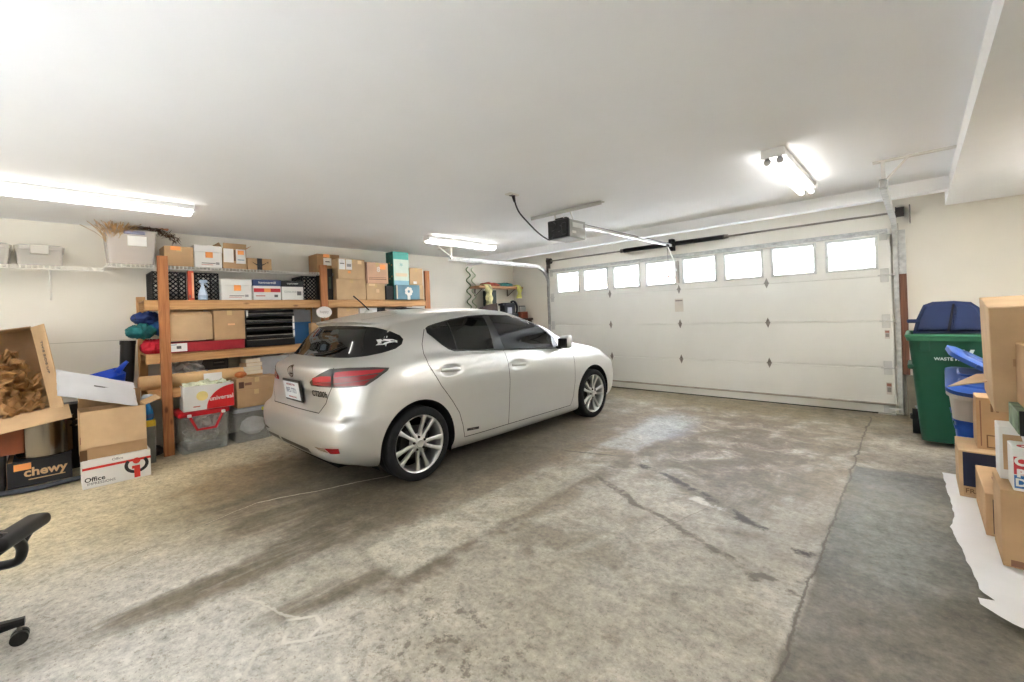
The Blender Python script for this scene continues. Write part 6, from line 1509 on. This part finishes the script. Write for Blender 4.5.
    b = nb(); frustum(b, .262, a * .80, bb * .34, .274, a * .76, bb * .30, .04, 3, c=(0, -bb * .45)); obj('lid_panel', b, lb, r); b = nb(); frustum(b, .262, a * .80, bb * .34, .274, a * .76, bb * .30, .04, 3, c=(0, bb * .42)); obj('lid_panel', b, lb, r)
    r = thing('tote_lid', 'loose blue tote lid leaning at a slant above the lidded tote', 'lid', (.315, 4.68, .81), rot=(R(8), R(33), R(8)))
    b = nb(); frustum(b, 0, .20, .17, .03, .205, .175, .07, 5); frustum(b, .03, .20, .17, .045, .17, .14, .06, 5); obj('shell', b, mat('lid_blue_loose', (44, 88, 172), .35, var=.03), r, smooth=True, sharp=25)
    b = nb(); frustum(b, .045, .12, .10, .055, .11, .09, .03, 3); obj('raised_panel', b, lb, r)
    b = nb(); box(b, (.0, -.178, .02), (.11, .02, .03), .006); obj('grip', b, lb, r)
    # --- shelf of garden things in the front left corner, on the left wall
    r = thing('bracket_shelf', 'short dark board shelf on brackets in the front left corner', 'shelf', (-6.2, 6.05, 1.86)); b = nb(); b2(b, (.005, -.60, -.02), (.30, .62, .02), .003); obj('board', b, wood_mat('board_brown', (176, 128, 86), (206, 160, 116), 'y'), r)
    for y in (-.45, .45):
        b = nb(); b2(b, (.002, y - .012, -.16), (.018, y + .012, -.021)); tube(b, [(.02, y, -.15), (.22, y, -.028)], .008, 6); obj('bracket', b, mat('old_steel', (120, 112, 104)), r)
    def cloth(label, pts, w, m, loc, grp, t=.008):
        b = nb(); prev = None
        P = catmull([Vector(p) for p in pts], 5)
        for i, p in enumerate(P):
            ww = w * (1 + .08 * math.sin(i * 1.1)); ox = .01 * math.sin(i * .9)
            cur = [b.verts.new(p + Vector((ox, -ww / 2, 0))), b.verts.new(p + Vector((.010, 0, .008))), b.verts.new(p + Vector((-ox, ww / 2, 0)))]
            if prev: b.faces.new((prev[0], cur[0], cur[1], prev[1])); b.faces.new((prev[1], cur[1], cur[2], prev[2]))
            prev = cur
        ob = obj('cloth_strip', b, m, None, loc, smooth=True); md = ob.modifiers.new('thick', 'SOLIDIFY'); md.thickness = t
        return tag(ob, label, 'strap', grp)
    gq = 'straps and cloths draped over the corner shelf'
    X_ = -5.90
    cloth('grey and yellow strap hanging down from the left of the corner shelf', [(-.15, 0, .04), (-.02, 0, .045), (.03, 0, .0), (.035, 0, -.12), (.03, .01, -.24), (.03, 0, -.36)], .17, mat('strap_greyyellow', (190, 182, 130), .8, var=.45, scale=9), (X_, 5.66, 1.86), gq)
    cloth('orange end of the hanging strap behind the car roof', [(.02, 0, -.34), (.03, 0, -.40), (.03, 0, -.47)], .15, mat('strap_orange', (214, 104, 38), .8, var=.2, scale=8), (X_ + .005, 5.66, 1.845), gq)
    cloth('yellow cloth end hanging from the right of the corner shelf', [(-.15, 0, .04), (-.02, 0, .05), (.03, 0, .01), (.035, .0, -.10), (.03, -.02, -.22)], .13, mat('strap_yellow', (206, 200, 110), .8, var=.15, scale=8), (X_, 6.52, 1.86), gq)
    for lab, y, m_, s_ in (('rust red cloth heaped on the corner shelf', 5.85, mat('cloth_rust', (150, 66, 48), .9, var=.25, scale=9), 31), ('teal cloth heaped on the corner shelf', 6.25, mat('cloth_teal', (60, 130, 130), .9, var=.2, scale=9), 33)):
        b = nb(); blob(b, (0, 0, .0), (.12, .24, .05), 3, .4, 3, s_); tag(obj('folded_cloth', b, m_, None, (-6.03, y, 1.905), smooth=True), lab, 'cloth', gq)
    c = cx('tall dark green box standing on the bench under the corner shelf', -5.92, 5.74, 5.905, 1.2405, 1.80, .2, m=mat('box_darkgreen', (30, 44, 36), .6, var=.1), tape=False, name='green_case', cat='case')
    # wavy green garden wires on the wall
    for k in range(2):
        b = nb(); n = 60; L_ = 1.0
        tube(b, [(0, .05 * math.sin(2 * PI * 5 * i / n) + .012 * k, L_ * i / n) for i in range(n + 1)], .011, 6)
        tag(obj('spiral_stake', b, mat(['stake_green', 'stake_pale'][k], [(98, 124, 84), (190, 200, 170)][k], .5, var=.05), None, (-6.16 + .02 * k, 5.42 + .10 * k, 1.245), smooth=True), ['dark green wavy plant stake leaning on the left wall', 'pale green wavy plant stake beside the dark one'][k], 'plant stake')
    # bench with machine and jars
    r = thing('workbench', 'low dark brown bench in the front corner behind the car', 'bench', (-5.90, 5.75, 0)); b = nb(); b2(b, (-.28, -.85, 1.20), (.30, .85, 1.24), .004); obj('bench_top', b, mat('bench_brown', (64, 44, 32), .7, var=.1), r)
    for sx in (-.25, .25):
        for sy in (-.8, .8):
            b = nb(); b2(b, (sx - .03, sy - .03, 0), (sx + .03, sy + .03, 1.20)); obj('leg', b, mat('bench_brown', (64, 44, 32)), r)
    r = thing('leaning_board', 'dark brown board slanting up behind the car roof', 'board', (-5.70, 5.30, 1.245), rot=(R(7), 0, 0)); b = nb(); prism(b, [(-.55, .0), (.42, .0), (.42, .25), (.20, .25), (-.55, .15)], -.012, .012, 'yzx'); obj('plank', b, mat('board_dark', (58, 40, 28), .7, var=.15, scale=6), r)
    r = thing('bench_grinder', 'black bench machine with a round guard in the front corner', 'machine', (-5.80, 6.10, 1.24)); b = nb(); box(b, (0, 0, .05), (.22, .36, .10), .01); box(b, (0, -.02, .20), (.16, .30, .22), .03, seg=2); obj('housing', b, mat('machine_black', (30, 32, 40), .4, var=.05), r)
    b = nb(); tube(b, [(.02, .12 + .11 * math.cos(R(t)), .20 + .14 * math.sin(R(t))) for t in range(-90, 121, 15)], .022, 8); obj('guard', b, mat('machine_black', (30, 32, 40)), r, smooth=True); b = nb(); b2(b, (.08, -.12, .10), (.10, .0, .22), .004); obj('panel', b, mat('machine_pale', (160, 160, 166), .5, var=.05), r)
    b = nb(); b2(b, (-.06, -.22, .26), (.06, .10, .30), .006); obj('handle', b, mat('machine_black', (30, 32, 40)), r)
    c = cx('brick red box on the bench at the corner', -5.72, 6.40, 6.58, 1.241, 1.37, .18, m=mat('brick_red', (140, 72, 50), .7, var=.1), tape=False, name='red_box')
    for k in range(3):
        r = thing('jar', ['grey lidded jar at the left of the red box', 'clear jar in the middle of the red box', 'small jar at the right of the red box'][k], 'jar', (-5.79, 6.43 + .062 * k, 1.371), group='jars on the brick red box'); b = nb(); lathe(b, [(0, 0), (.028, 0), (.028, .09), (.022, .10)], seg=16); obj('glass', b, mat('jar_grey', (170, 170, 164), .2, var=.05), r, smooth=True, sharp=40); b = nb(); cyl(b, (0, 0, .098), (0, 0, .12), .025, seg=16); obj('cap', b, mat('jar_cap', (110, 108, 104), .4, .3, var=0), r)
    # odds at the foot of the right jamb
    b = nb(); cyl(b, (0, 0, 0), (0, 0, .05), .05, seg=20); r = thing('cable_reel', 'small dark coil lying at the foot of the right door jamb', 'coil', (-.05, 6.50, .01)); obj('coil', b, mat('item_black', (24, 22, 22)), r); b = nb(); tube(b, [(0, 0, .05), (.02, .03, .10), (.0, .06, .13)], .01, 8); obj('nozzle', b, mat('machine_pale', (160, 160, 166)), r)
# ------------------------------------------------------------------ assemble
build_room()
build_door()
build_tracks()
build_lights()
build_car()
build_left()
build_chair()
build_right()
w = bpy.data.worlds.new('daylight'); SC.world = w; w.use_nodes = True
N = w.node_tree.nodes; L = w.node_tree.links
sky = N.new('ShaderNodeTexSky'); sky.sky_type = 'NISHITA'; sky.sun_elevation = R(38); sky.sun_rotation = R(160); sky.sun_disc = False
hs = N.new('ShaderNodeHueSaturation'); hs.inputs['Saturation'].default_value = .12; L.new(sky.outputs[0], hs.inputs['Color'])
bg = N['Background']; L.new(hs.outputs[0], bg.inputs['Color']); bg.inputs['Strength'].default_value = 4.5
SC.cycles.use_denoising = True
SC.cycles.max_bounces = 10; SC.cycles.diffuse_bounces = 6; SC.cycles.glossy_bounces = 4; SC.cycles.transparent_max_bounces = 12
SC.cycles.sample_clamp_indirect = 10.0
vs.exposure = 2.08
